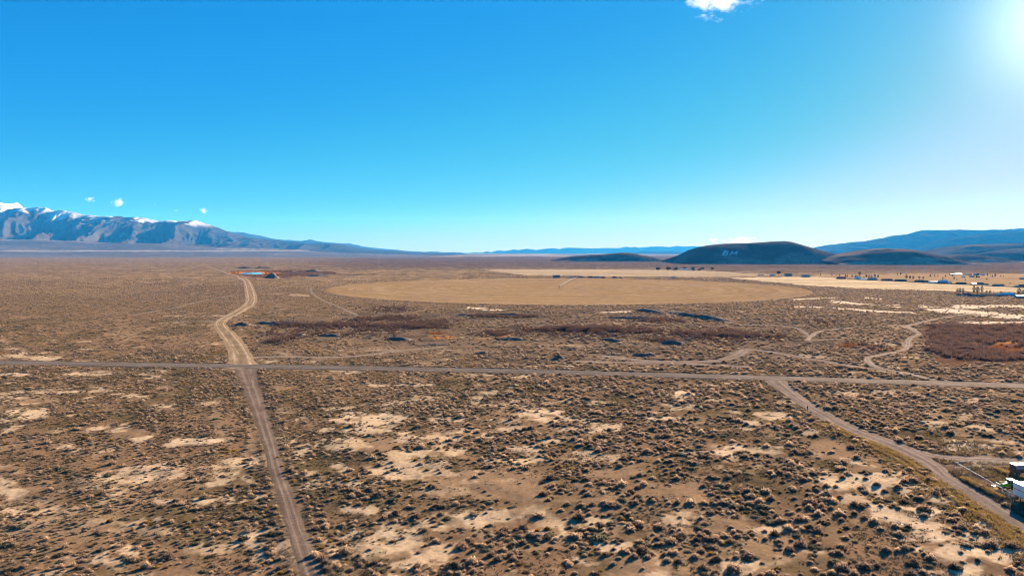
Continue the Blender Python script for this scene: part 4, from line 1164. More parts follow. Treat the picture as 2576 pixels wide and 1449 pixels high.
for nm, lab in (('sagebrush', 'tan sagebrush scrub covering the plain'), ('greasewood', 'dark greasewood scrub spread over the plain'), ('green_sage', 'low greyish green sage among the scrub'), ('rabbitbrush', 'golden rabbitbrush dotted through the scrub')):
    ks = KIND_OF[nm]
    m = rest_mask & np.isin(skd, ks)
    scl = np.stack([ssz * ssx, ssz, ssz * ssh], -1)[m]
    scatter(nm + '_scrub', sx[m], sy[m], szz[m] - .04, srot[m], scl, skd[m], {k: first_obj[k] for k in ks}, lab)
print('shrubs', len(sx), {k: int((skd == k).sum()) for k in range(7)})

# ------------------------------------------------------------------ grass, low cover, reeds and thickets: real blades joined into one mesh each
def blades(name, x, y, z, h, rad, n, width, mat, label, lean=.5):
    m = len(x); x, y, z, h, rad = [np.repeat(np.asarray(a, float), n) for a in (x, y, z, h, rad)]
    k = m * n
    th = RNG.uniform(0, 2 * PI, k); r = np.sqrt(RNG.random(k)) * rad
    bx, by = x + r * np.cos(th), y + r * np.sin(th)
    hh = h * RNG.uniform(.55, 1.15, k)
    ln = lean * hh; lx = (np.cos(th) * .6 + RNG.normal(0, .5, k)) * ln; ly = (np.sin(th) * .6 + RNG.normal(0, .5, k)) * ln
    ph = RNG.uniform(0, PI, k); w = width * RNG.uniform(.6, 1.4, k)
    dx, dy = np.cos(ph) * w, np.sin(ph) * w
    v = np.stack([np.stack([bx - dx, by - dy, z - .03], -1), np.stack([bx + dx, by + dy, z - .03], -1), np.stack([bx + lx, by + ly, z + hh], -1)], 1).reshape(-1, 3).astype(np.float32)
    me = bpy.data.meshes.new(name)
    me.vertices.add(3 * k); me.vertices.foreach_set('co', v.ravel())
    me.loops.add(3 * k); me.loops.foreach_set('vertex_index', np.arange(3 * k, dtype=np.int32))
    me.polygons.add(k); me.polygons.foreach_set('loop_start', np.arange(0, 3 * k, 3, dtype=np.int32))
    me.update(calc_edges=True)
    t0 = RNG.uniform(0, .5, k); t1 = RNG.uniform(.4, 1, k)
    set_attr(me, 'tint', np.stack([t0, t0, t1], 1).ravel().astype(np.float32), 'FLOAT')
    me.materials.append(mat)
    return tag(link_mesh(name, me), label, kind='stuff')

# low forbs and litter between the near shrubs
n = 110000
y = np.sqrt(RNG.uniform(100 ** 2, 360 ** 2, n)); x = RNG.uniform(-.82, .82, n) * y
_, _, dens, gold, pale = soil_at(x, y)
rc = road_clear(x, y)
k = (RNG.random(n) < (sst(.40, .62, fbm(x / 11 + 2, y / 13, 95)) * .85 + .08) * dens) & (rc > .3) & ~lot(x, y)
x, y = x[k], y[k]
blades('low_cover', x, y, ground_z(x, y), RNG.uniform(.08, .30, len(x)), RNG.uniform(.2, .7, len(x)), 9, .09, M_cover, 'low olive forbs and litter between the near shrubs', .9)

def strip_pts(P, off, wid, n, t0=0, t1=1):
    s = np.linspace(t0, t1, 400); i = s * (len(P) - 1)
    xs, ys = np.interp(i, np.arange(len(P)), P[:, 0]), np.interp(i, np.arange(len(P)), P[:, 1])
    tx, ty = np.gradient(xs), np.gradient(ys); L = np.hypot(tx, ty); tx /= L; ty /= L
    j = RNG.integers(0, 400, n); o = off + RNG.normal(0, 1, n) * wid
    return xs[j] + ty[j] * o + RNG.normal(0, .2, n), ys[j] - tx[j] * o + RNG.normal(0, .2, n)

# yellow grass along the right-hand track and in the lot by the gate
PR = ROADS['right'][0]
sel = PR[(PR[:, 1] < 236)]
X1, Y1 = [], []
for off, wd, n in ((5.0, .35, 1700), (7.2, .35, 1300), (3.4, .3, 600), (8.5, 2.4, 1300)):
    a, b = strip_pts(sel, off, wd, n); X1.append(a); Y1.append(b)
X1, Y1 = np.concatenate(X1), np.concatenate(Y1)
blades('yellow_grass', X1, Y1, ground_z(X1, Y1), RNG.uniform(.3, .75, len(X1)), RNG.uniform(.2, .45, len(X1)), 10, .06, M_yellow, 'ridges of yellow grass along the diagonal track')
n = 9000
x = RNG.uniform(98, 150, n); y = RNG.uniform(120, 214, n)
rc = road_clear(x, y); nz = fbm(x / 3, y / 3, 96)
px, py = project(x, y)
k = (rc > .35) & (nz > .42) & (x > right_x(y) + 2.2) & ~((x > 121.8) & (x < 127.5) & (y > 150) & (y < 171.5)) & ~((x > 133) & (x < 142) & (y > 176) & (y < 183))
x, y = x[k], y[k]
blades('dry_grass', x, y, ground_z(x, y), RNG.uniform(.35, .9, len(x)), RNG.uniform(.3, .7, len(x)), 10, .07, M_grass, 'tall dry grass round the gate and trailer')
A1, B1 = G(2425, 1206), G(2517, 1254)
t = RNG.random(900); x = A1.x + (B1.x - A1.x) * t + RNG.normal(0, .35, 900) ; y = A1.y + (B1.y - A1.y) * t + RNG.normal(0, .35, 900)
A2, B2 = G(2508, 1182), G(2600, 1222)
t = RNG.random(900); x = np.concatenate([x, A2.x + (B2.x - A2.x) * t + RNG.normal(0, .35, 900)]); y = np.concatenate([y, A2.y + (B2.y - A2.y) * t + RNG.normal(0, .35, 900)])
blades('orange_grass', x, y, ground_z(x, y), RNG.uniform(.6, 1.1, len(x)), RNG.uniform(.2, .5, len(x)), 10, .06, M_yellow, 'two narrow rows of orange grass inside the wire fence')
a_, b_ = strip_pts(ROADS['front'][0], 3.0, .5, 1500, 0, .8); c_, d_ = strip_pts(ROADS['front'][0], -3.0, .5, 1200, 0, .8)
x, y = np.concatenate([a_, c_]), np.concatenate([b_, d_]); k = (road_clear(x, y) > .3) & (fbm(x / 6, y / 6, 3) > .48)
x, y = x[k], y[k]
blades('verge_grass', x, y, ground_z(x, y), RNG.uniform(.12, .35, len(x)), RNG.uniform(.2, .5, len(x)), 8, .06, M_grass, 'thin dry grass on the verges of the straight track', .8)

# red willow thicket at the right edge and the red brush rows of the workings
px = RNG.uniform(2325, 2720, 9000); yy = RNG.uniform(360, 575, 9000)
xx = RNG.uniform(250, 480, 9000)
qx, qy = project(xx + 6 * (fbm(xx / 8, yy / 8, 3) - .5), yy + 24 * (fbm(xx / 9, yy / 14, 4) - .5))
hole = (((qx - 2535) / 75) ** 2 + ((qy - 872) / 14) ** 2) < .8 + .9 * (fbm(xx / 6, yy / 10, 6) - .5)
k = in_poly(qx, qy, THICKET) & (fbm(xx / 7, yy / 11, 5) > .30) & ~(hole & (RNG.random(9000) < .8)) & (RNG.random(9000) < .55 + .8 * fbm(xx / 16, yy / 30, 12))
x, y = xx[k], yy[k]
blades('willow_thicket', x, y, x * 0, RNG.uniform(.8, 2.9, len(x)) * (.5 + fbm(x / 12, y / 18, 14)), RNG.uniform(.7, 1.6, len(x)), 22, .16, M_willow, 'dense dark red willow thicket at the right edge', .35)
rows = [(Z7, [(965, 275), (1180, 268), (1360, 275)], 5, 260, 3.0), (Z7, [(1340, 282), (1450, 270), (1600, 282), (1860, 285)], 7, 420, 3.4), (Z7, [(2000, 310), (2200, 308), (2400, 312), (2560, 312)], 6, 330, 3.0), (Z7, [(500, 172), (720, 172), (940, 174)], 5, 240, 2.6),
        (Z7, [(-60, 255), (120, 250), (280, 250)], 6, 240, 3.2), (Z7, [(0, 222), (280, 215)], 8, 120, 2.2), (Z7, [(1740, 200), (2010, 205)], 7, 130, 2.2), (Z7, [(560, 300), (790, 312)], 6, 120, 2.0), (Z7, [(1820, 345), (2080, 345)], 6, 110, 1.8), (Z7, [(1000, 300), (1600, 310)], 12, 140, 1.6),
        (Z7, [(780, 270), (960, 270)], 7, 90, 1.6), (ZL, [(1180, 690), (1500, 705), (1900, 700), (2530, 715)], 8, 460, 2.8), (ZL, [(1200, 760), (1800, 775), (2400, 760)], 14, 260, 2.0), (ZL, [(1080, 870), (1200, 862)], 5, 40, 3.6), (ZL, [(2180, 535), (2530, 530)], 14, 150, 2.2), (ZL, [(1940, 640), (2530, 620)], 8, 200, 2.4),
        (Z8, [(960, 215), (1060, 215)], 8, 46, 2.4), (Z8, [(1320, 405), (1420, 405)], 6, 50, 2.6), (Z8, [(250, 300), (570, 312)], 8, 160, 2.8), (Z8, [(700, 330), (760, 330)], 5, 24, 2.4), (Z8, [(200, 345), (460, 355)], 6, 90, 1.8)]
X1, Y1, H1 = [], [], []
for fz, pts, wd, n, hh in rows:
    P = np.array([(p.x, p.y) for p in [G(a, b) for a, b in fz(pts)]]); n = int(n * 1.3)
    i = RNG.uniform(0, len(P) - 1, n)
    bx_ = np.interp(i, np.arange(len(P)), P[:, 0]) + RNG.normal(0, wd * .8, n); by_ = np.interp(i, np.arange(len(P)), P[:, 1]) + RNG.normal(0, wd * 1.5, n)
    ht_ = fbm(bx_ / 9, by_ / 14, 77); kk = ht_ > .34
    X1.append(bx_[kk]); Y1.append(by_[kk]); H1.append((RNG.uniform(.4, 1.1, n) * hh * (.25 + 1.5 * ht_))[kk])
X1, Y1, H1 = map(np.concatenate, (X1, Y1, H1))
blades('red_brush', X1, Y1, X1 * 0, H1, RNG.uniform(.6, 1.6, len(X1)), 22, .16, M_willow, 'rows of dark red brush in the old workings', .35)
# marsh by the pond
n = 5200
yy = RNG.uniform(1480, 2350, n); xx = RNG.uniform(-1000, -380, n)
qx, qy = project(xx + 10 * (fbm(xx / 20, yy / 30, 3) - .5), yy + 60 * (fbm(xx / 20, yy / 40, 4) - .5))
pond = (qx > 600) & (qx < 664) & (qy > 684.2) & (qy < 691)
k = in_poly(qx, qy, MARSH) & ~pond & (fbm(xx / 14, yy / 60, 5) > .42)
orange = k & ((((qx - 640) / 66) ** 2 + ((qy - 686.5) / 4.5) ** 2) < 1)
k &= ~orange
blades('marsh_brush', xx[k], yy[k], xx[k] * 0, RNG.uniform(1.2, 3.0, k.sum()), RNG.uniform(1.5, 3.2, k.sum()), 12, .4, M_willow, 'dark red brush of the marsh by the pond', .4)
blades('reeds', xx[orange], yy[orange], xx[orange] * 0, RNG.uniform(1.0, 2.0, orange.sum()), RNG.uniform(1.5, 3, orange.sum()), 14, .4, M_reed, 'orange reeds round the pond', .3)
X1, Y1 = [], []
for fz, (cx0, cy0), a, b, n in ((Z8, (2420, 430), 130, 40, 420), (Z8, (1240, 395), 80, 14, 120), (Z8, (330, 310), 110, 8, 60), (Z7, (210, 300), 90, 8, 70), (Z7, (660, 300), 40, 6, 40), (Z7, (2080, 300), 90, 10, 60)):
    aa = RNG.uniform(0, 2 * PI, n); rr_ = np.sqrt(RNG.random(n))
    pp = [G(*fz([(cx0 + a * r_ * math.cos(t_), cy0 + b * r_ * math.sin(t_))])[0]) for t_, r_ in zip(aa, rr_)]
    X1 += [p.x for p in pp]; Y1 += [p.y for p in pp]
blades('orange_reeds', np.array(X1), np.array(Y1), np.zeros(len(X1)), RNG.uniform(.5, 1.1, len(X1)), RNG.uniform(.6, 1.4, len(X1)), 12, .14, M_reed, 'patches of orange reeds in the hollows of the workings and thicket', .4)

# ------------------------------------------------------------------ trees of the town and farms
def crown_mesh(name, mat, seed, n, shape='bare'):
    r = np.random.default_rng(seed); v, f, tint = [], [], []
    for _ in range(n):
        if shape == 'bare':
            th = r.uniform(0, 2 * PI); z = r.uniform(.25, 1.0); rad = .30 * math.sin(PI * min(1, (z - .12) * 1.05)) * math.sqrt(r.random())
            p = Vector((rad * math.cos(th), rad * math.sin(th), z)); g = Vector((math.cos(th) * .5, math.sin(th) * .5, 1.0)) + Vector(r.normal(0, .25, 3)); L, w = .16, .012
        elif shape == 'cone':
            z = r.uniform(.08, 1.0); th = r.uniform(0, 2 * PI); rad = .24 * (1.02 - z) * r.uniform(.5, 1)
            p = Vector((rad * math.cos(th), rad * math.sin(th), z)); g = Vector((math.cos(th), math.sin(th), -.1)); L, w = .10, .035
        else:
            d = Vector(r.normal(0, 1, 3)).normalized() * r.uniform(.6, 1.0); k = 1 + .25 * math.sin(5 * d.x + 3) * math.cos(4 * d.y)
            p = Vector((d.x * .52 * k, d.y * .52 * k, .58 + d.z * .40 * k)); g = d + Vector(r.normal(0, .5, 3)); L, w = .13, .06
        g.normalize(); s = g.cross(Vector(r.normal(0, 1, 3))).normalized() * w
        k = len(v); v += [tuple(p - s), tuple(p + s), tuple(p + g * L)]; f.append((k, k + 1, k + 2)); t = r.random(); tint += [t * .4, t * .4, t]
    me = bpy.data.meshes.new(name); me.from_pydata(v, [], f); set_attr(me, 'tint', np.array(tint, np.float32), 'FLOAT'); me.materials.append(mat)
    return me
def tree_proto(name, shape, mat, n, seed):
    rt = empty(name)
    t = MB()
    if shape == 'bare':
        t.tube((0, 0, -.02), (0, 0, .35), .028, .02, 7).tube((0, 0, .35), (.03, .01, .8), .018, .006, 6)
        for a in range(6):
            th = a * 1.05; z0 = .25 + .06 * a
            t.tube((0, 0, z0), (.2 * math.cos(th), .2 * math.sin(th), z0 + .28), .012, .004, 5)
    else:
        t.tube((0, 0, -.02), (0, 0, .8), .03, .01, 7)
        for a in range(4): t.tube((0, 0, .3 + .1 * a), (.2 * math.cos(a * 1.7), .2 * math.sin(a * 1.7), .5 + .1 * a), .012, .005, 5)
    t.build('trunk', M_bark, rt)
    link_mesh('crown', crown_mesh('crown', mat, seed, n, shape), rt)
    return rt
TREES = {'bare': [], 'cone': [], 'round': []}
PRO = {}
def tree(kind, fz, X, Y, hpx, scale, label, wide=1.0):
    (a, b), = fz([(X, Y)])
    g = G(a, b); h = hpx / scale / 1.1646 * g.y / FPX
    nm = {'bare': 'bare_tree', 'cone': 'conifer', 'round': 'evergreen_tree'}[kind]
    if kind not in PRO:
        PRO[kind] = tree_proto(nm, kind, {'bare': M_twig, 'cone': M_ever, 'round': M_ever}[kind], {'bare': 420, 'cone': 420, 'round': 420}[kind], 5)
        o = PRO[kind]; o.location = g
    else:
        o = copy_tree(PRO[kind], g)
    o.rotation_euler = (0, 0, RNG.uniform(0, 6.28)); o.scale = (h * wide, h * wide, h)
    tag(o, label, 'tree', {'bare': 'bare winter trees round the houses', 'cone': 'dark conifers round the houses', 'round': 'dark round trees at the farms'}[kind])
ZR = lambda p: zmap(p, 2600, 760, 6.44)
ZS = lambda p: zmap(p, 2400, 780, 8.05)
ZT = lambda p: zmap(p, 2720, 780, 9.2)
ZQ = lambda p: zmap(p, 1880, 770, 4.954)
ZP = lambda p: zmap(p, 1580, 790, 8.587)
for X, Y, h, lab, w in ((1320, 645, 85, 'leftmost bare tree of the nearest farmstead, leaning left', 1.1), (1372, 648, 100, 'second bare tree from the left at the nearest farmstead', .9), (1425, 660, 112, 'slim bare tree with a thick trunk beside the grey house', .7), (1630, 660, 155, 'tall slender bare poplar right of the grey house', .55),
                        (1700, 655, 135, 'wide bare tree between the two tall poplars', .9), (1780, 660, 160, 'tallest bare poplar at the nearest farmstead', .5), (1870, 650, 60, 'low bushy bare tree right of the tall poplars', 1.3), (1935, 650, 66, 'bare tree behind the long dark shed', 1.1), (2140, 650, 50, 'small bare tree left of the bright metal roof', 1.4), (2480, 670, 115, 'spreading bare tree right of the bright metal roof', 1.1), (2560, 670, 90, 'bare tree behind the teal building at the right edge', 1.2)):
    tree('bare', ZR, X, Y, h, 6.44, lab, w)
for X, Y, h, lab in ((300, 235, 45, 'bare tree left of the red barn, far one'), (395, 240, 42, 'bare tree just left of the red barn'), (480, 245, 55, 'bare tree behind the red barn'), (620, 255, 60, 'bare tree at the right end of the red barn'), (775, 275, 70, 'bare tree between the red barn and the gabled house'), (955, 240, 105, 'bare tree rising behind the gabled white house'), (1110, 280, 85, 'first bare tree right of the gabled white house'), (1175, 285, 80, 'second bare tree right of the gabled white house'),
                     (1235, 280, 70, 'bare tree behind the pale grey house'), (1310, 285, 95, 'tall bare tree behind the pale grey house'), (1385, 290, 85, 'bare tree right of the pale grey house'), (1920, 220, 65, 'bare tree far behind the second dark house'), (2055, 310, 100, 'bare tree at the right end of the second dark house'), (2140, 320, 90, 'round bare tree in the orange field between dark houses'), (2215, 320, 85, 'bare tree left of the third dark house'), (2360, 320, 80, 'bare tree behind the third dark house'), (2450, 320, 75, 'bare tree at the right end of the third dark house')):
    tree('bare', ZS, X, Y, h, 8.05, lab, 1.0)
for X, Y, h, lab in ((50, 300, 80, 'bare tree left of the long white shed, farther one'), (170, 290, 60, 'bare tree in the orange field behind the long white shed'), (255, 285, 50, 'smaller bare tree in the orange field'), (460, 300, 60, 'bare tree in the orange field behind the teal gabled house'), (650, 285, 50, 'bare tree in front of the far teal shed'), (690, 365, 75, 'bare tree in the field right of the teal gabled house'), (1585, 275, 75, 'bare tree right of the far white shed'), (1800, 300, 90, 'bare tree at the right end of the orange field'), (1950, 290, 45, 'bare tree along the far pale lane')):
    tree('bare', ZT, X, Y, h, 9.2, lab, 1.0)
for X, Y, h, lab in ((660, 258, 60, 'narrow conifer right of the red barn'), (862, 280, 78, 'dark conifer left of the gabled white house'), (1852, 215, 55, 'dark conifer in the distance above the second dark house'), (35, 215, 45, 'small conifer far left of the red barn'), (1055, 285, 55, 'short conifer right of the gabled white house')):
    tree('cone', ZS, X, Y, h, 8.05, lab, 1.0)
for X, Y, h, lab in ((390, 350, 65, 'conifer behind the teal gabled house'), (1230, 305, 60, 'left of the conifer pair by the far grey house'), (1290, 305, 60, 'right of the conifer pair by the far grey house'), (1682, 262, 40, 'small conifer beside the far lane'), (1722, 298, 62, 'conifer at the right end of the orange field'), (2022, 285, 35, 'small conifer on the far pale lane')):
    tree('cone', ZT, X, Y, h, 9.2, lab, 1.0)
for X, Y, h, lab, w in ((235, 112, 46, 'leftmost dark round tree of the far farm row', 1.3), (385, 112, 50, 'second dark round tree of the far farm row', 1.4), (500, 105, 42, 'dark round tree over the white farm house', 1.1), (625, 92, 30, 'dark round tree behind the long white farm house', 1.6), (745, 102, 40, 'dark tree right of the long white farm house', 1.3), (750, 120, 30, 'low dark tree in front of the farm row', 1.6), (835, 120, 32, 'low dark tree right of the farm row middle', 1.5), (880, 98, 32, 'dark tree near the right end of the farm row', 1.7), (1025, 102, 36, 'rightmost dark round tree of the far farm row', 1.2), (1988, 165, 42, 'dark round tree by the light blue shed', 1.2)):
    tree('round', ZQ, X, Y, h, 4.954, lab, w)
for X, Y, h, lab in ((980, 328, 34, 'dark ball shaped tree in the orange field'), (1570, 358, 36, 'dark ball shaped tree at the right of the orange field'), (995, 390, 26, 'small dark bush tree in the middle of the orange field'), (762, 372, 26, 'small dark bush tree in the orange field, left one'), (2200, 478, 30, 'dark bush tree above the long dark house')):
    tree('round', ZT, X, Y, h, 9.2, lab, 1.0)

# ------------------------------------------------------------------ buildings
def building(name, fz, X, Y, wpx, hpx, scale, wall, roof, label, cat='house', gable=False, rz=0.0, roof_k=.42, windows=2, depth=None, door=True):
    (a, b), = fz([(X, Y)])
    g = G(a, b); m = g.y / FPX / 1.1646 / scale
    w, h = wpx * m * .95, max(2.5, hpx * m * .85)
    d = depth or min(12, max(5, w * .55))
    hr = h * roof_k; hw = h - hr
    rt = empty(name, (g.x, g.y + d / 2, 0), rz, label, cat, 'buildings of the town and farms')
    MB().box((0, 0, hw / 2 - .15), (w, d, hw + .3)).build('wall', wall, rt)
    o = .35
    r = MB()
    if gable:   # gable end toward the camera
        prof = [(-w / 2 - o, hw - .12), (0, h), (w / 2 + o, hw - .12), (w / 2 + o, hw + .08), (0, h + .22), (-w / 2 - o, hw + .08)]
        n = len(r.v); k = len(prof)
        for yy_ in (-d / 2 - o, d / 2 + o):
            for x_, z_ in prof: r.v.append((x_, yy_, z_))
        for i in range(k):
            j = (i + 1) % k; r.f.append((n + i, n + j, n + k + j, n + k + i))
        for t_ in ((0, 1, 4, 5), (1, 2, 3, 4)):
            r.f.append(tuple(n + i for i in t_)); r.f.append(tuple(n + k + i for i in reversed(t_)))
        gb = MB(); gb.v = [(-w / 2, -d / 2, hw - .05), (w / 2, -d / 2, hw - .05), (0, -d / 2, h - .1), (-w / 2, d / 2, hw - .05), (w / 2, d / 2, hw - .05), (0, d / 2, h - .1)]
        gb.f = [(0, 1, 2), (5, 4, 3), (0, 2, 5, 3), (1, 4, 5, 2), (0, 3, 4, 1)]
        gb.build('gable', wall, rt)
    else:
        r.prism([(-d / 2 - o, hw), (d / 2 + o, hw), (0, h)], -w / 2 - o, w / 2 + o)
    r.build('roof', roof, rt)
    ws = max(1, windows)
    if windows:
        for i in range(windows):
            x_ = (-.5 + (i + .5) / windows) * w * .85
            MB().box((x_, -d / 2 - .02, hw * .55), (min(1.5, w * .16), .08, min(1.2, hw * .42))).build('window', M_glass, rt)
    if door:
        MB().box((w * .5 * (.1 if windows % 2 == 0 else .3), -d / 2 - .025, min(1.05, hw * .45)), (min(1.1, w * .14), .07, min(2.1, hw * .88))).build('door', M_brown, rt)
    return rt
B = building
B('shed', ZR, 1365, 692, 62, 42, 6.44, M_teal, M_roofd, 'small dark shed at the left end of the nearest farmstead', 'shed', windows=1)
B('house', ZR, 1505, 692, 112, 66, 6.44, M_grey, M_roofd, 'grey house standing tallest at the nearest farmstead', windows=3)
B('house', ZR, 1602, 703, 86, 52, 6.44, M_brown, M_roofd, 'dark house between the grey house and the light blue house', gable=True)
B('house', ZR, 1683, 708, 84, 48, 6.44, M_blue, M_roofb, 'light blue house with a tan roof at the nearest farmstead', gable=True)
B('house', ZR, 1800, 708, 112, 52, 6.44, M_brown, M_tan, 'brown house with pale roof right of the light blue house')
B('shed', ZR, 1945, 694, 170, 46, 6.44, M_brown, M_roofd, 'long dark shed in the middle of the nearest farmstead', 'shed', windows=0)
B('house', ZR, 2125, 694, 104, 54, 6.44, M_roofd, M_roofm, 'dark house with pale roof left of the bright metal roof')
B('barn', ZR, 2312, 694, 216, 76, 6.44, M_blue, M_roofm, 'barn with a bright glaring metal roof near the right edge', 'barn', windows=3, roof_k=.5)
B('barn', ZR, 2540, 732, 180, 66, 6.44, M_teal, M_teal, 'teal metal building cut by the right edge', 'barn', windows=2, roof_k=.25)
B('shed', ZT, 175, 462, 236, 72, 9.2, M_white, M_teal, 'long low white shed left of the teal gabled house', 'shed', windows=4, roof_k=.35)
B('house', ZT, 425, 468, 220, 112, 9.2, M_teal, M_roofm, 'big teal gabled house with white trim', windows=4, roof_k=.5)
B('garage', ZT, 598, 470, 104, 58, 9.2, M_white, M_grey, 'white garage wing right of the teal gabled house', 'garage', gable=True, windows=1)
B('house', ZT, 830, 488, 104, 62, 9.2, M_red, M_roofb, 'reddish brown house right of the teal gabled house')
B('house', ZT, 955, 490, 150, 64, 9.2, M_brown, M_roofd, 'dark roofed house touching the reddish brown house')
B('trailer_home', ZT, 1240, 498, 118, 48, 9.2, M_blue, M_roofm, 'trailer home with a white roof in the second row', 'trailer', windows=2, roof_k=.25)
B('house', ZT, 1395, 495, 220, 66, 9.2, M_brown, M_roofd, 'wide dark house right of the white roofed trailer home', windows=3)
B('shed', ZT, 1570, 508, 110, 42, 9.2, M_brown, M_roofd, 'low dark shed right of the wide dark house', 'shed', windows=1)
B('house', ZT, 1930, 548, 262, 72, 9.2, M_grey, M_roofd, 'longest dark house of the second row', windows=5)
B('house', ZT, 2420, 575, 110, 70, 9.2, M_cream, M_cream, 'pale house front near the right edge of the second row', gable=True)
B('house', ZT, 2530, 575, 130, 95, 9.2, M_brown, M_roofd, 'dark house at the right edge of the second row')
B('barn', ZS, 545, 302, 196, 60, 8.05, M_red, M_roofb, 'dark red barn at the left end of the second row', 'barn', windows=0)
B('house', ZS, 930, 303, 150, 88, 8.05, M_white, M_roofd, 'white house with dark gable right of the red barn', gable=True)
B('garage', ZS, 1065, 322, 150, 36, 8.05, M_white, M_roofm, 'low white garage right of the gabled white house', 'garage', windows=1)
B('house', ZS, 1278, 328, 196, 64, 8.05, M_grey, M_grey, 'pale grey house with a broad hipped roof', roof_k=.6)
B('house', ZS, 1628, 346, 232, 54, 8.05, M_brown, M_roofd, 'first dark house in front of the orange field', roof_k=.55)
B('house', ZS, 1955, 362, 244, 58, 8.05, M_brown, M_roofd, 'second dark house in front of the orange field', roof_k=.55)
B('house', ZS, 2390, 376, 190, 58, 8.05, M_teal, M_roofd, 'third dark house in front of the orange field', roof_k=.5)
B('shed', ZS, 2530, 378, 90, 46, 8.05, M_grey, M_roofb, 'grey shed right of the third dark house', 'shed')
B('barn', ZT, 655, 237, 130, 46, 9.2, M_teal, M_teal, 'leftmost far teal shed below the hills', 'barn', windows=0, roof_k=.3)
B('barn', ZT, 830, 227, 170, 40, 9.2, M_white, M_teal, 'long far white shed with a teal roof', 'barn', windows=0, roof_k=.35)
B('barn', ZT, 1000, 237, 100, 34, 9.2, M_cream, M_cream, 'far cream shed right of the long white one', 'barn', windows=0)
B('house', ZT, 1125, 238, 104, 34, 9.2, M_brown, M_roofd, 'far dark house right of the cream shed')
B('barn', ZT, 1275, 243, 70, 46, 9.2, M_teal, M_teal, 'far small teal barn', 'barn', windows=0)
B('house', ZT, 1345, 243, 56, 60, 9.2, M_brown, M_roofd, 'far narrow dark house right of the small teal barn', gable=True)
B('shed', ZT, 1480, 243, 104, 40, 9.2, M_white, M_roofm, 'rightmost far white shed below the hills', 'shed', windows=0)
B('house', ZT, 1180, 295, 96, 44, 9.2, M_grey, M_grey, 'far grey house left of the conifer pair')
B('house', ZT, 1350, 300, 80, 40, 9.2, M_brown, M_roofd, 'far brown house right of the conifer pair')
B('shed', ZT, 950, 300, 70, 40, 9.2, M_white, M_roofm, 'tiny bright white shed in the orange field', 'shed', gable=True, windows=0)
B('house', ZT, 2540, 352, 100, 54, 9.2, M_grey, M_roofm, 'far house with pale roof at the right edge')
B('house', ZQ, 490, 104, 66, 25, 4.954, M_white, M_roofd, 'white farm house between the dark round trees')
B('house', ZQ, 625, 102, 130, 20, 4.954, M_cream, M_roofm, 'long white farm house in the far farm row', windows=3)
B('house', ZQ, 2138, 194, 104, 42, 4.954, M_teal, M_roofb, 'grey green house left of the red barn, taller one')
B('shed', ZQ, 1905, 188, 70, 24, 4.954, M_blue, M_roofm, 'light blue shed left of the dark round tree', 'shed', windows=0)
B('house', ZQ, 2395, 208, 112, 42, 4.954, M_grey, M_grey, 'grey house right of the grey green house')
B('shed', ZQ, 1740, 187, 84, 17, 4.954, M_red, M_roofb, 'low red brown shed at the left of the grey green house', 'shed', windows=0)
B('shed', ZQ, 460, 222, 40, 20, 4.954, M_blue, M_blue, 'small blue shed on the edge of the crop circle', 'shed', windows=0)
B('shed', ZP, 805, 210, 112, 40, 8.587, M_blue, M_roofm, 'light blue shed behind the pivot sprinkler', 'shed', windows=1)
B('shed', ZP, 940, 192, 124, 32, 8.587, M_brown, M_roofd, 'dark farmyard shed above the end of the pivot sprinkler', 'shed', windows=0)
B('shed', ZP, 1060, 207, 116, 40, 8.587, M_grey, M_roofd, 'grey farmyard shed right of the pivot sprinkler', 'shed', windows=1)
B('shed', ZP, 1280, 202, 108, 44, 8.587, M_tarp, M_roofd, 'dark blue farmyard shed', 'shed', windows=0)
B('barn', ZP, 1455, 207, 176, 50, 8.587, M_blue, M_blue, 'long blue farmyard barn with a white end', 'barn', windows=2, roof_k=.3)
B('shed', ZP, 1612, 212, 104, 36, 8.587, M_rust, M_roofb, 'rusty brown farmyard shed right of the blue barn', 'shed', windows=0)
B('shed', ZP, 1895, 212, 104, 40, 8.587, M_grey, M_roofd, 'grey shed at the right end of the farmyard', 'shed', windows=0)
B('shed', ZP, 2048, 214, 64, 26, 8.587, M_tarp, M_roofd, 'last small dark shed of the farmyard', 'shed', windows=0)

# hay stack under a blue tarp, grain bin
(a, b), = ZP([(430, 208)]); g = G(a, b); mm = g.y / FPX / 1.1646 / 8.587
hs = empty('hay_stack', (g.x, g.y + 3, 0), 0, 'long hay stack under a dark blue tarp at the left of the farmyard', 'hay stack')
for i in range(6):
    MB().box(((i - 2.5) * 180 * mm / 6, 0, 22 * mm), (180 * mm / 6 - .12, 6, 44 * mm)).build('hay_bale', M_hay, hs)
MB().box((0, 0, 56 * mm), (176 * mm, 6.3, 24 * mm), taper=.94).build('tarp', M_tarp, hs)
(a, b), = ZP([(545, 175)]); g = G(a, b); mm = g.y / FPX / 1.1646 / 8.587
gb_ = empty('grain_bin', (g.x, g.y, 0), 0, 'narrow white grain bin right of the hay stack', 'grain bin')
MB().tube((0, 0, -.1), (0, 0, 26 * mm), 9 * mm, n=14).build('tank', M_white, gb_)
MB().tube((0, 0, 26 * mm), (0, 0, 34 * mm), 9.6 * mm, .2, n=14).build('roof', M_roofm, gb_)
for i in range(4):
    th = i * PI / 2 + .6
    MB().tube((8.6 * mm * math.cos(th), 8.6 * mm * math.sin(th), 0), (9.3 * mm * math.cos(th), 9.3 * mm * math.sin(th), 26 * mm), .08).build('rib', M_steel, gb_)

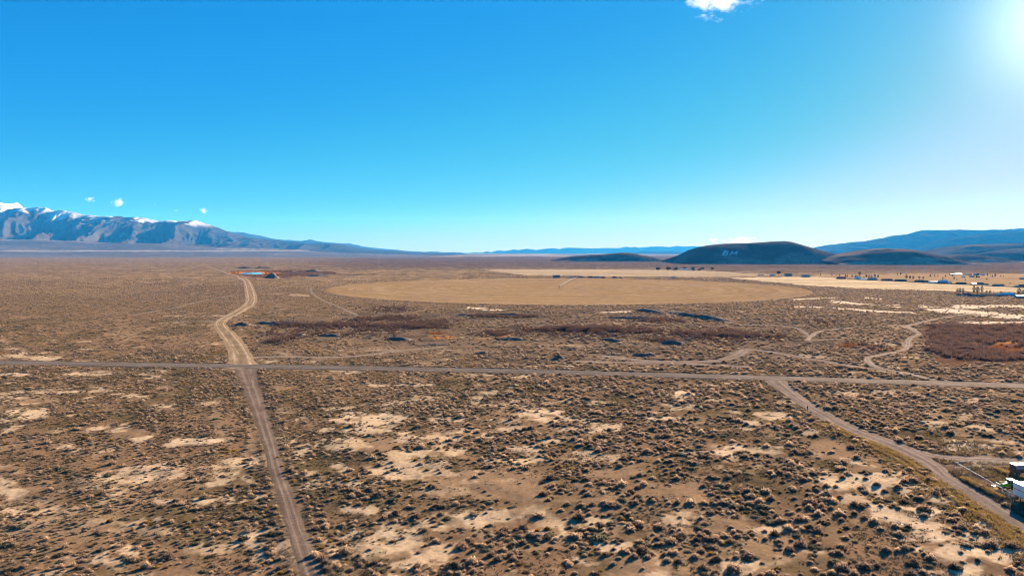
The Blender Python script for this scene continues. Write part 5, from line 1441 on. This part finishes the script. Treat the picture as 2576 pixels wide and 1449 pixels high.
# fence along the second row of houses
fr = empty('board_fence', G(*ZS([(650, 312)])[0]), 0, 'long dark board fence running along the second row of houses', 'fence')
FP = [G(*p) for p in ZS([(650, 312), (1100, 328), (1600, 352), (2100, 372), (2560, 390)]) + ZT([(330, 470), (760, 492), (1300, 512), (1800, 545), (2560, 585), (2900, 600)])]
org = fr.location.copy()
pm = None
for i in range(len(FP) - 1):
    p, q = FP[i] - org, FP[i + 1] - org
    for z_ in (.55, 1.25):
        MB().tube((p.x, p.y, z_), (q.x, q.y, z_), .38, n=4).build('board', M_brown, fr)
    n_p = max(2, int((q - p).length / 9))
    for k in range(n_p):
        c = p.lerp(q, k / n_p)
        if pm is None:
            po = MB().box((0, 0, .8), (.25, .25, 1.9)).build('post', M_wood, fr, c); pm = po.data
        else:
            link_mesh('post', pm, fr, c)

# utility poles
up = None
for fz, X, Y, h, sc_, lab in ((ZQ, 370, 192, 46, 4.954, 'leftmost utility pole in the field below the farm row'), (ZQ, 875, 197, 46, 4.954, 'second utility pole in the field below the farm row'), (ZQ, 1352, 205, 42, 4.954, 'third utility pole in the field below the farm row'), (ZP, 840, 165, 52, 8.587, 'utility pole behind the light blue shed'), (ZP, 1335, 165, 50, 8.587, 'utility pole behind the dark blue farmyard shed'), (ZR, 1998, 668, 84, 6.44, 'utility pole behind the long dark shed'), (ZT, 1755, 775, 120, 9.2, 'utility pole right of the long dark shed')):
    (a, b), = fz([(X, Y)]); g = G(a, b); h = h / sc_ / 1.1646 * g.y / FPX
    if up is None:
        up = empty('utility_pole', g)
        MB().tube((0, 0, -.02), (0, 0, 1), .016, .011, 7).build('pole', M_wood, up)
        MB().box((0, 0, .93), (.22, .012, .014)).build('crossarm', M_wood, up)
        o = up
    else: o = copy_tree(up, g)
    o.scale = (h, h, h); tag(o, lab, 'utility pole', 'utility poles among the fields')

# centre pivot sprinkler in the crop circle
p0, p1 = G(1408, 724.5), G(1453, 699.5)
d = p1 - p0; L = d.length; rz = math.atan2(d.y, d.x)
pv_ = empty('pivot_sprinkler', p0, rz, 'long wheeled pivot sprinkler stretched across the crop circle', 'sprinkler')
MB().box((0, 0, 2.0), (1.6, 1.6, 4.2), taper=.35).build('pivot_base', M_dsteel, pv_)
ns = 8; sl = L / ns
span_m = MB().tube((0, 0, 4.1), (sl, 0, 4.1), .11, n=6)
for k in range(6):
    x0_, x1_ = sl * k / 6, sl * (k + 1) / 6; z0_ = 4.1 - 1.3 * math.sin(PI * k / 6); z1_ = 4.1 - 1.3 * math.sin(PI * (k + 1) / 6)
    for s_ in (-.9, .9):
        span_m.tube((x0_, s_ * math.sin(PI * k / 6), z0_), (x1_, s_ * math.sin(PI * (k + 1) / 6), z1_), .06, n=4)
        span_m.tube((x1_, 0, 4.1), (x1_, s_ * math.sin(PI * (k + 1) / 6), z1_), .05, n=4)
tower_m = MB().tube((0, -1.9, .75), (0, 0, 4.1), .12, n=5).tube((0, 1.9, .75), (0, 0, 4.1), .12, n=5).tube((0, -2.1, .8), (0, 2.1, .8), .12, n=5)
wheel_m = MB().tube((-.2, 0, 0), (.2, 0, 0), .72, n=12)
sm_ = tm_ = wm_ = None
for k in range(ns):
    if sm_ is None:
        o = span_m.build('span', M_dsteel, pv_, (0, 0, 0)); sm_ = o.data
        t_ = tower_m.build('tower', M_dsteel, pv_, (sl, 0, 0)); tm_ = t_.data
        w_ = wheel_m.build('wheel', M_tyre, t_, (0, -2.1, .74)); w_.rotation_euler = (0, 0, PI / 2); wm_ = w_.data
    else:
        link_mesh('span', sm_, pv_, (sl * k, 0, 0)); t_ = link_mesh('tower', tm_, pv_, (sl * (k + 1), 0, 0))
        w_ = link_mesh('wheel', wm_, t_, (0, -2.1, .74)); w_.rotation_euler = (0, 0, PI / 2)
    w_ = link_mesh('wheel', wm_, t_, (0, 2.1, .74)); w_.rotation_euler = (0, 0, PI / 2)

# ------------------------------------------------------------------ the lot at the right: gate, fences, trailer, tractor, trucks
def wheel(parent, loc, r, w, axis='y', rim=M_steel):
    a = Vector((0, w / 2, 0)) if axis == 'y' else Vector((w / 2, 0, 0))
    o = MB().tube(-a, a, r, n=18).build('wheel', M_tyre, parent, loc)
    MB().tube(-a * 1.06, a * 1.06, r * .55, n=14).build('rim', rim, o)
    return o

P1, P2, P3 = G(2400, 1179), G(2423, 1178.3), G(2444.5, 1176.5)
gt = empty('field_gate', P1, math.atan2((P3 - P1).y, (P3 - P1).x), 'grey tube gate with crossed braces standing by the diagonal track', 'gate')
gl = (P3 - P1).length
for x_, h_ in ((0, 2.1), (gl * .52, 1.95), (gl, 2.45)):
    MB().tube((x_, 0, -.3), (x_, 0, h_), .075 if x_ != gl * .52 else .06, n=8).build('post', M_dsteel, gt)
for z_, za in ((1.75, 2.15), (.35, .45)):
    MB().tube((.08, .02, z_), (gl - .08, .02, za), .05, n=6).build('rail', M_steel, gt)
MB().tube((.1, .05, 1.7), (gl * .5, .05, .4), .035, n=6).tube((.1, .07, .4), (gl * .5, .07, 1.8), .03, n=6).build('brace', M_steel, gt)
MB().tube((gl * .25, .02, .36), (gl * .25, .02, 1.9), .03, n=6).build('upright', M_steel, gt)

wf = empty('wire_fence', P3, 0, 'thin wire fence running from the gate to the right edge', 'fence')
wl_ = 26.0
wpm = None
for k in range(1, 10):
    c = (k * 2.85, .02 * k, 0)
    if wpm is None:
        o = MB().tube((0, 0, -.3), (0, 0, 1.95), .04, n=6).build('post', M_dsteel, wf, c); wpm = o.data
    else: link_mesh('post', wpm, wf, c)
for z_ in (.45, .85, 1.25, 1.6, 1.9):
    MB().tube((0, 0, z_), (wl_, .18, z_), .006, n=4).build('wire', M_dsteel, wf)

cf0 = P1 + Vector((.3, -.4, 0)); cf1 = G(2542.5, 1239, 1.9); cf1.z = 0
dv = cf1 - cf0; cl = dv.length
cf = empty('chain_link_fence', cf0, math.atan2(dv.y, dv.x), 'chain link fence with pale top rail between track and white trailer', 'fence')
MB().tube((0, 0, 1.9), (cl, 0, 1.9), .05, n=8).build('top_rail', M_steel, cf)
cpm = None
for k in range(10):
    c = (cl * k / 9, 0, 0)
    if cpm is None:
        o = MB().tube((0, 0, -.3), (0, 0, 1.95), .035, n=6).build('post', M_dsteel, cf, c); cpm = o.data
    else: link_mesh('post', cpm, cf, c)
mesh_w = MB()
x_ = 0.0
while x_ < cl - .05:
    L_ = min(1.85, cl - x_)
    mesh_w.tube((x_, .01, .05), (x_ + L_, .01, .05 + L_), .004, n=3, cap=False)
    mesh_w.tube((x_ + L_, -.01, .05), (x_, -.01, .05 + L_), .004, n=3, cap=False)
    x_ += .16
o = mesh_w.build('wire_mesh', M_dsteel, cf); o['kind'] = 'stuff'

TX, TY = G(2547.5, 1240.5, 1.1)[:2]
tr = empty('semi_trailer', (TX + 1.25, TY - 6.3, 0), 0, 'long white box trailer with a red stripe cut by the right edge', 'trailer')
MB().box((0, 0, 2.55), (2.5, 12.6, 2.9)).build('box', M_white, tr)
rbm = None
for s_ in (-1, 1):
    MB().box((s_ * 1.262, 0, 2.62), (.02, 12.58, .16)).build('stripe', M_red_p, tr)
    for k in range(11):
        c = (s_ * 1.268, -6.0 + k * 1.2, 2.55)
        if rbm is None:
            o = MB().box((0, 0, 0), (.03, .07, 2.86)).build('rib', M_white, tr, c); rbm = o.data
        else: link_mesh('rib', rbm, tr, c)
    MB().box((s_ * 1.18, 0, 1.06), (.10, 12.4, .10)).build('side_rail', M_dsteel, tr)
    MB().box((s_ * .85, 4.2, .55), (.14, .14, 1.0)).build('landing_leg', M_dsteel, tr)
    MB().box((s_ * .55, -1.0, .95), (.12, 10.5, .22)).build('frame_rail', M_dsteel, tr)
MB().box((0, 0, 4.03), (2.46, 12.56, .06)).build('roof', M_white, tr)
for y_ in (-3.4, -4.7):
    for s_ in (-1, 1): wheel(tr, (s_ * .95, y_, .52), .52, .5, 'x')
MB().tube((-.5, 6.3, 1.25), (-1.6, 8.2, 1.15), .07, n=6).build('drawbar', M_steel, tr)
MB().tube((-.2, 6.3, .75), (-2.2, 6.7, .55), .06, n=6).build('drawbar', M_steel, tr)

# tractor facing left
tt = empty('tractor', (125.5, 169.6, 0), PI, 'green tractor with white cab roof and loader forks beside the white trailer', 'tractor')
MB().box((1.0, 0, 1.35), (1.9, .85, .75), taper=.88).build('hood', M_green_p, tt)
MB().box((.6, 0, .95), (3.0, .6, .5)).build('chassis', M_dsteel, tt)
cab_ = MB()
for sx_ in (-.95, .05):
    for sy_ in (-.68, .68): cab_.box((sx_, sy_, 1.95), (.09, .09, 1.4))
cab_.box((-.45, 0, 1.25), (1.1, 1.4, .1))
cab_.build('cab', M_green_p, tt)
MB().box((-.45, 0, 1.95), (.86, 1.30, 1.2)).build('cab_glass', M_glass, tt)
MB().box((-.45, 0, 2.72), (1.35, 1.6, .16), taper=.9).build('cab_roof', M_white, tt)
MB().box((-1.75, .1, 2.05), (1.1, 1.5, .55), taper=.9).build('tank', M_white, tt)
MB().box((-1.75, .1, 1.55), (.9, 1.2, .5)).build('tank_frame', M_green_p, tt)
for s_ in (-1, 1):
    wheel(tt, (-.75, s_ * .95, .82), .82, .45, 'y', M_yell_p)
    wheel(tt, (1.55, s_ * .85, .55), .55, .34, 'y', M_yell_p)
    MB().box((-.75, s_ * .95, 1.72), (1.4, .5, .07)).build('fender', M_green_p, tt)
    MB().tube((.2, s_ * .62, 1.75), (2.0, s_ * .62, 1.95), .08, n=6).tube((2.0, s_ * .62, 1.95), (2.7, s_ * .62, 1.2), .08, n=6).build('loader_arm', M_green_p, tt)
    MB().box((3.35, s_ * .45, 1.1), (1.5, .14, .08)).build('fork', M_yell_p, tt)
MB().box((2.72, 0, 1.35), (.1, 1.5, .8)).build('fork_carriage', M_dsteel, tt)
MB().tube((1.3, .25, 1.7), (1.3, .25, 2.3), .05, n=6).build('exhaust', M_dsteel, tt)

# old box truck and pale car at the edge
bt = empty('box_truck', (*G(2562, 1194)[:2], 0), 0, 'rusty old box truck with white roof cut by the right edge', 'truck')
MB().box((0.6, 0, 1.9), (4.6, 2.2, 1.9)).build('cargo_box', M_rust, bt)
MB().box((-.6, 0, 2.9), (2.1, 2.24, .09)).build('roof_panel', M_white, bt); MB().box((1.7, 0, 2.9), (2.2, 2.24, .09)).build('roof_panel', M_white, bt)
MB().box((0.2, -1.13, 2.25), (3.4, .06, .7)).build('side_panel', M_grey, bt)
MB().box((3.7, 0, 1.25), (1.6, 2.0, 1.1)).build('cab', M_rust, bt)
MB().box((3.5, 0, 2.1), (1.1, 1.8, .7), taper=.85).build('cab_glass', M_glass, bt)
MB().box((1.0, 0, .75), (5.6, .9, .22)).build('chassis', M_dsteel, bt)
for x_ in (-.9, 3.4):
    for s_ in (-1, 1): wheel(bt, (x_, s_ * .95, .48), .48, .32)
pc = empty('parked_car', (139.0, 177.6, 0), .12, 'pale car roof showing in front of the rusty truck', 'car')
MB().box((0, 0, .62), (4.3, 1.75, .62), taper=.95).build('body', M_white, pc)
MB().box((.15, 0, 1.15), (2.3, 1.55, .5), taper=.8).build('cabin_glass', M_glass, pc)
MB().box((.15, 0, 1.42), (1.8, 1.25, .06)).build('roof', M_white, pc)
for x_ in (-1.35, 1.35):
    for s_ in (-1, 1): wheel(pc, (x_, s_ * .8, .33), .33, .22)

# person on the diagonal track, marker posts
def person(px, py):
    g = G(px, py)
    rt = empty('person', g, .35, 'person in dark clothes standing on the diagonal dirt track', 'person')
    J = {'pelvis': (0, 0, .95), 'spine': (0, .01, 1.18), 'chest': (0, .015, 1.36), 'neck': (0, .0, 1.50), 'head': (0, -.015, 1.62), 'crown': (0, 0, 1.74),
         'hipL': (-.10, 0, .90), 'kneeL': (-.12, -.03, .50), 'ankleL': (-.13, 0, .09), 'toeL': (-.14, -.17, .03), 'hipR': (.10, 0, .90), 'kneeR': (.12, -.05, .50), 'ankleR': (.13, .02, .09), 'toeR': (.15, -.15, .03),
         'shL': (-.20, .01, 1.42), 'elL': (-.26, .02, 1.14), 'wrL': (-.22, -.16, 1.00), 'haL': (-.16, -.24, 1.02), 'shR': (.20, .01, 1.42), 'elR': (.26, .02, 1.14), 'wrR': (.22, -.16, 1.00), 'haR': (.16, -.24, 1.02)}
    Rr = {'pelvis': .15, 'spine': .145, 'chest': .17, 'neck': .062, 'head': .10, 'crown': .075, 'hip': .105, 'knee': .068, 'ankle': .05, 'toe': .042, 'sh': .078, 'el': .055, 'wr': .04, 'ha': .045}
    names = list(J); idx = {n: i for i, n in enumerate(names)}
    ed = [('pelvis', 'spine'), ('spine', 'chest'), ('chest', 'neck'), ('neck', 'head'), ('head', 'crown')]
    for s_ in 'LR':
        ed += [('pelvis', 'hip' + s_), ('hip' + s_, 'knee' + s_), ('knee' + s_, 'ankle' + s_), ('ankle' + s_, 'toe' + s_), ('chest', 'sh' + s_), ('sh' + s_, 'el' + s_), ('el' + s_, 'wr' + s_), ('wr' + s_, 'ha' + s_)]
    me = bpy.data.meshes.new('body'); me.from_pydata([J[n] for n in names], [(idx[a], idx[b]) for a, b in ed], [])
    bm = bmesh.new(); bm.from_mesh(me); lay = bm.verts.layers.skin.verify(); bm.verts.ensure_lookup_table()
    for n in names:
        r_ = Rr[n] if n in Rr else Rr[n[:-1]]
        bm.verts[idx[n]][lay].radius = (r_, r_ * (.72 if n in ('chest', 'spine', 'pelvis') else 1)); bm.verts[idx[n]][lay].use_root = n == 'pelvis'
    bm.to_mesh(me); bm.free()
    me.materials.append(M_cloth)
    o = link_mesh('body', me, rt)
    o.modifiers.new('skin', 'SKIN'); o.modifiers.new('smooth', 'SUBSURF').levels = 1
    o.modifiers['smooth'].render_levels = 2
    f = MB()
    bmh = bmesh.new(); bmesh.ops.create_uvsphere(bmh, u_segments=12, v_segments=8, radius=.108); mh = bpy.data.meshes.new('hair')
    bmesh.ops.translate(bmh, verts=bmh.verts, vec=(0, .02, 1.68)); bmesh.ops.delete(bmh, geom=[v_ for v_ in bmh.verts if v_.co.z < 1.62 or (v_.co.y < -.05 and v_.co.z < 1.70)], context='VERTS'); bmh.to_mesh(mh); bmh.free()
    mh.materials.append(M_hair); link_mesh('hair', mh, rt)
    MB().box((0, -.112, 1.62), (.12, .03, .13), taper=.9).box((0, -.135, 1.615), (.028, .035, .045)).build('face', M_skin, rt)
person(2031, 1032)
mp_ = empty('marker_post', G(697, 917.5), 0, 'short red marker post beside the gravel road near the junction', 'marker post')
MB().tube((0, 0, -.2), (0, 0, 1.3), .10, n=8).build('post', M_red_p, mp_)
MB().tube((0, 0, 1.3), (0, 0, 1.42), .11, .05, n=8).build('cap', M_red_p, mp_)
mp2 = empty('marker_post', G(2303, 1125.5), 0, 'thin grey steel post at the fork of the diagonal track', 'marker post')
MB().tube((0, 0, -.2), (0, 0, 1.7), .035, n=6).build('post', M_steel, mp2)
MB().box((0, -.04, 1.6), (.12, .02, .16)).build('reflector', M_white, mp2)

# scattered rubbish on the pale ground below the diagonal track
lb = MB()
for cx_, cy_, n in ((2255, 1313, 18), (2425, 1316, 14), (2148, 1290, 4), (1990, 1330, 3), (2440, 1330, 6)):
    for _ in range(n):
        p = G(cx_ + RNG.normal(0, 14), cy_ + RNG.normal(0, 4)); k = RNG.uniform(.07, .2)
        lb.box((p.x, p.y, float(ground_z(np.array([p.x]), np.array([p.y]))[0]) + k * .2), (k, k * RNG.uniform(.4, 1), k * .5), RNG.uniform(0, 3))
tag(lb.build('litter', M_white), 'scattered white rubbish on the ground below the diagonal track', kind='stuff')
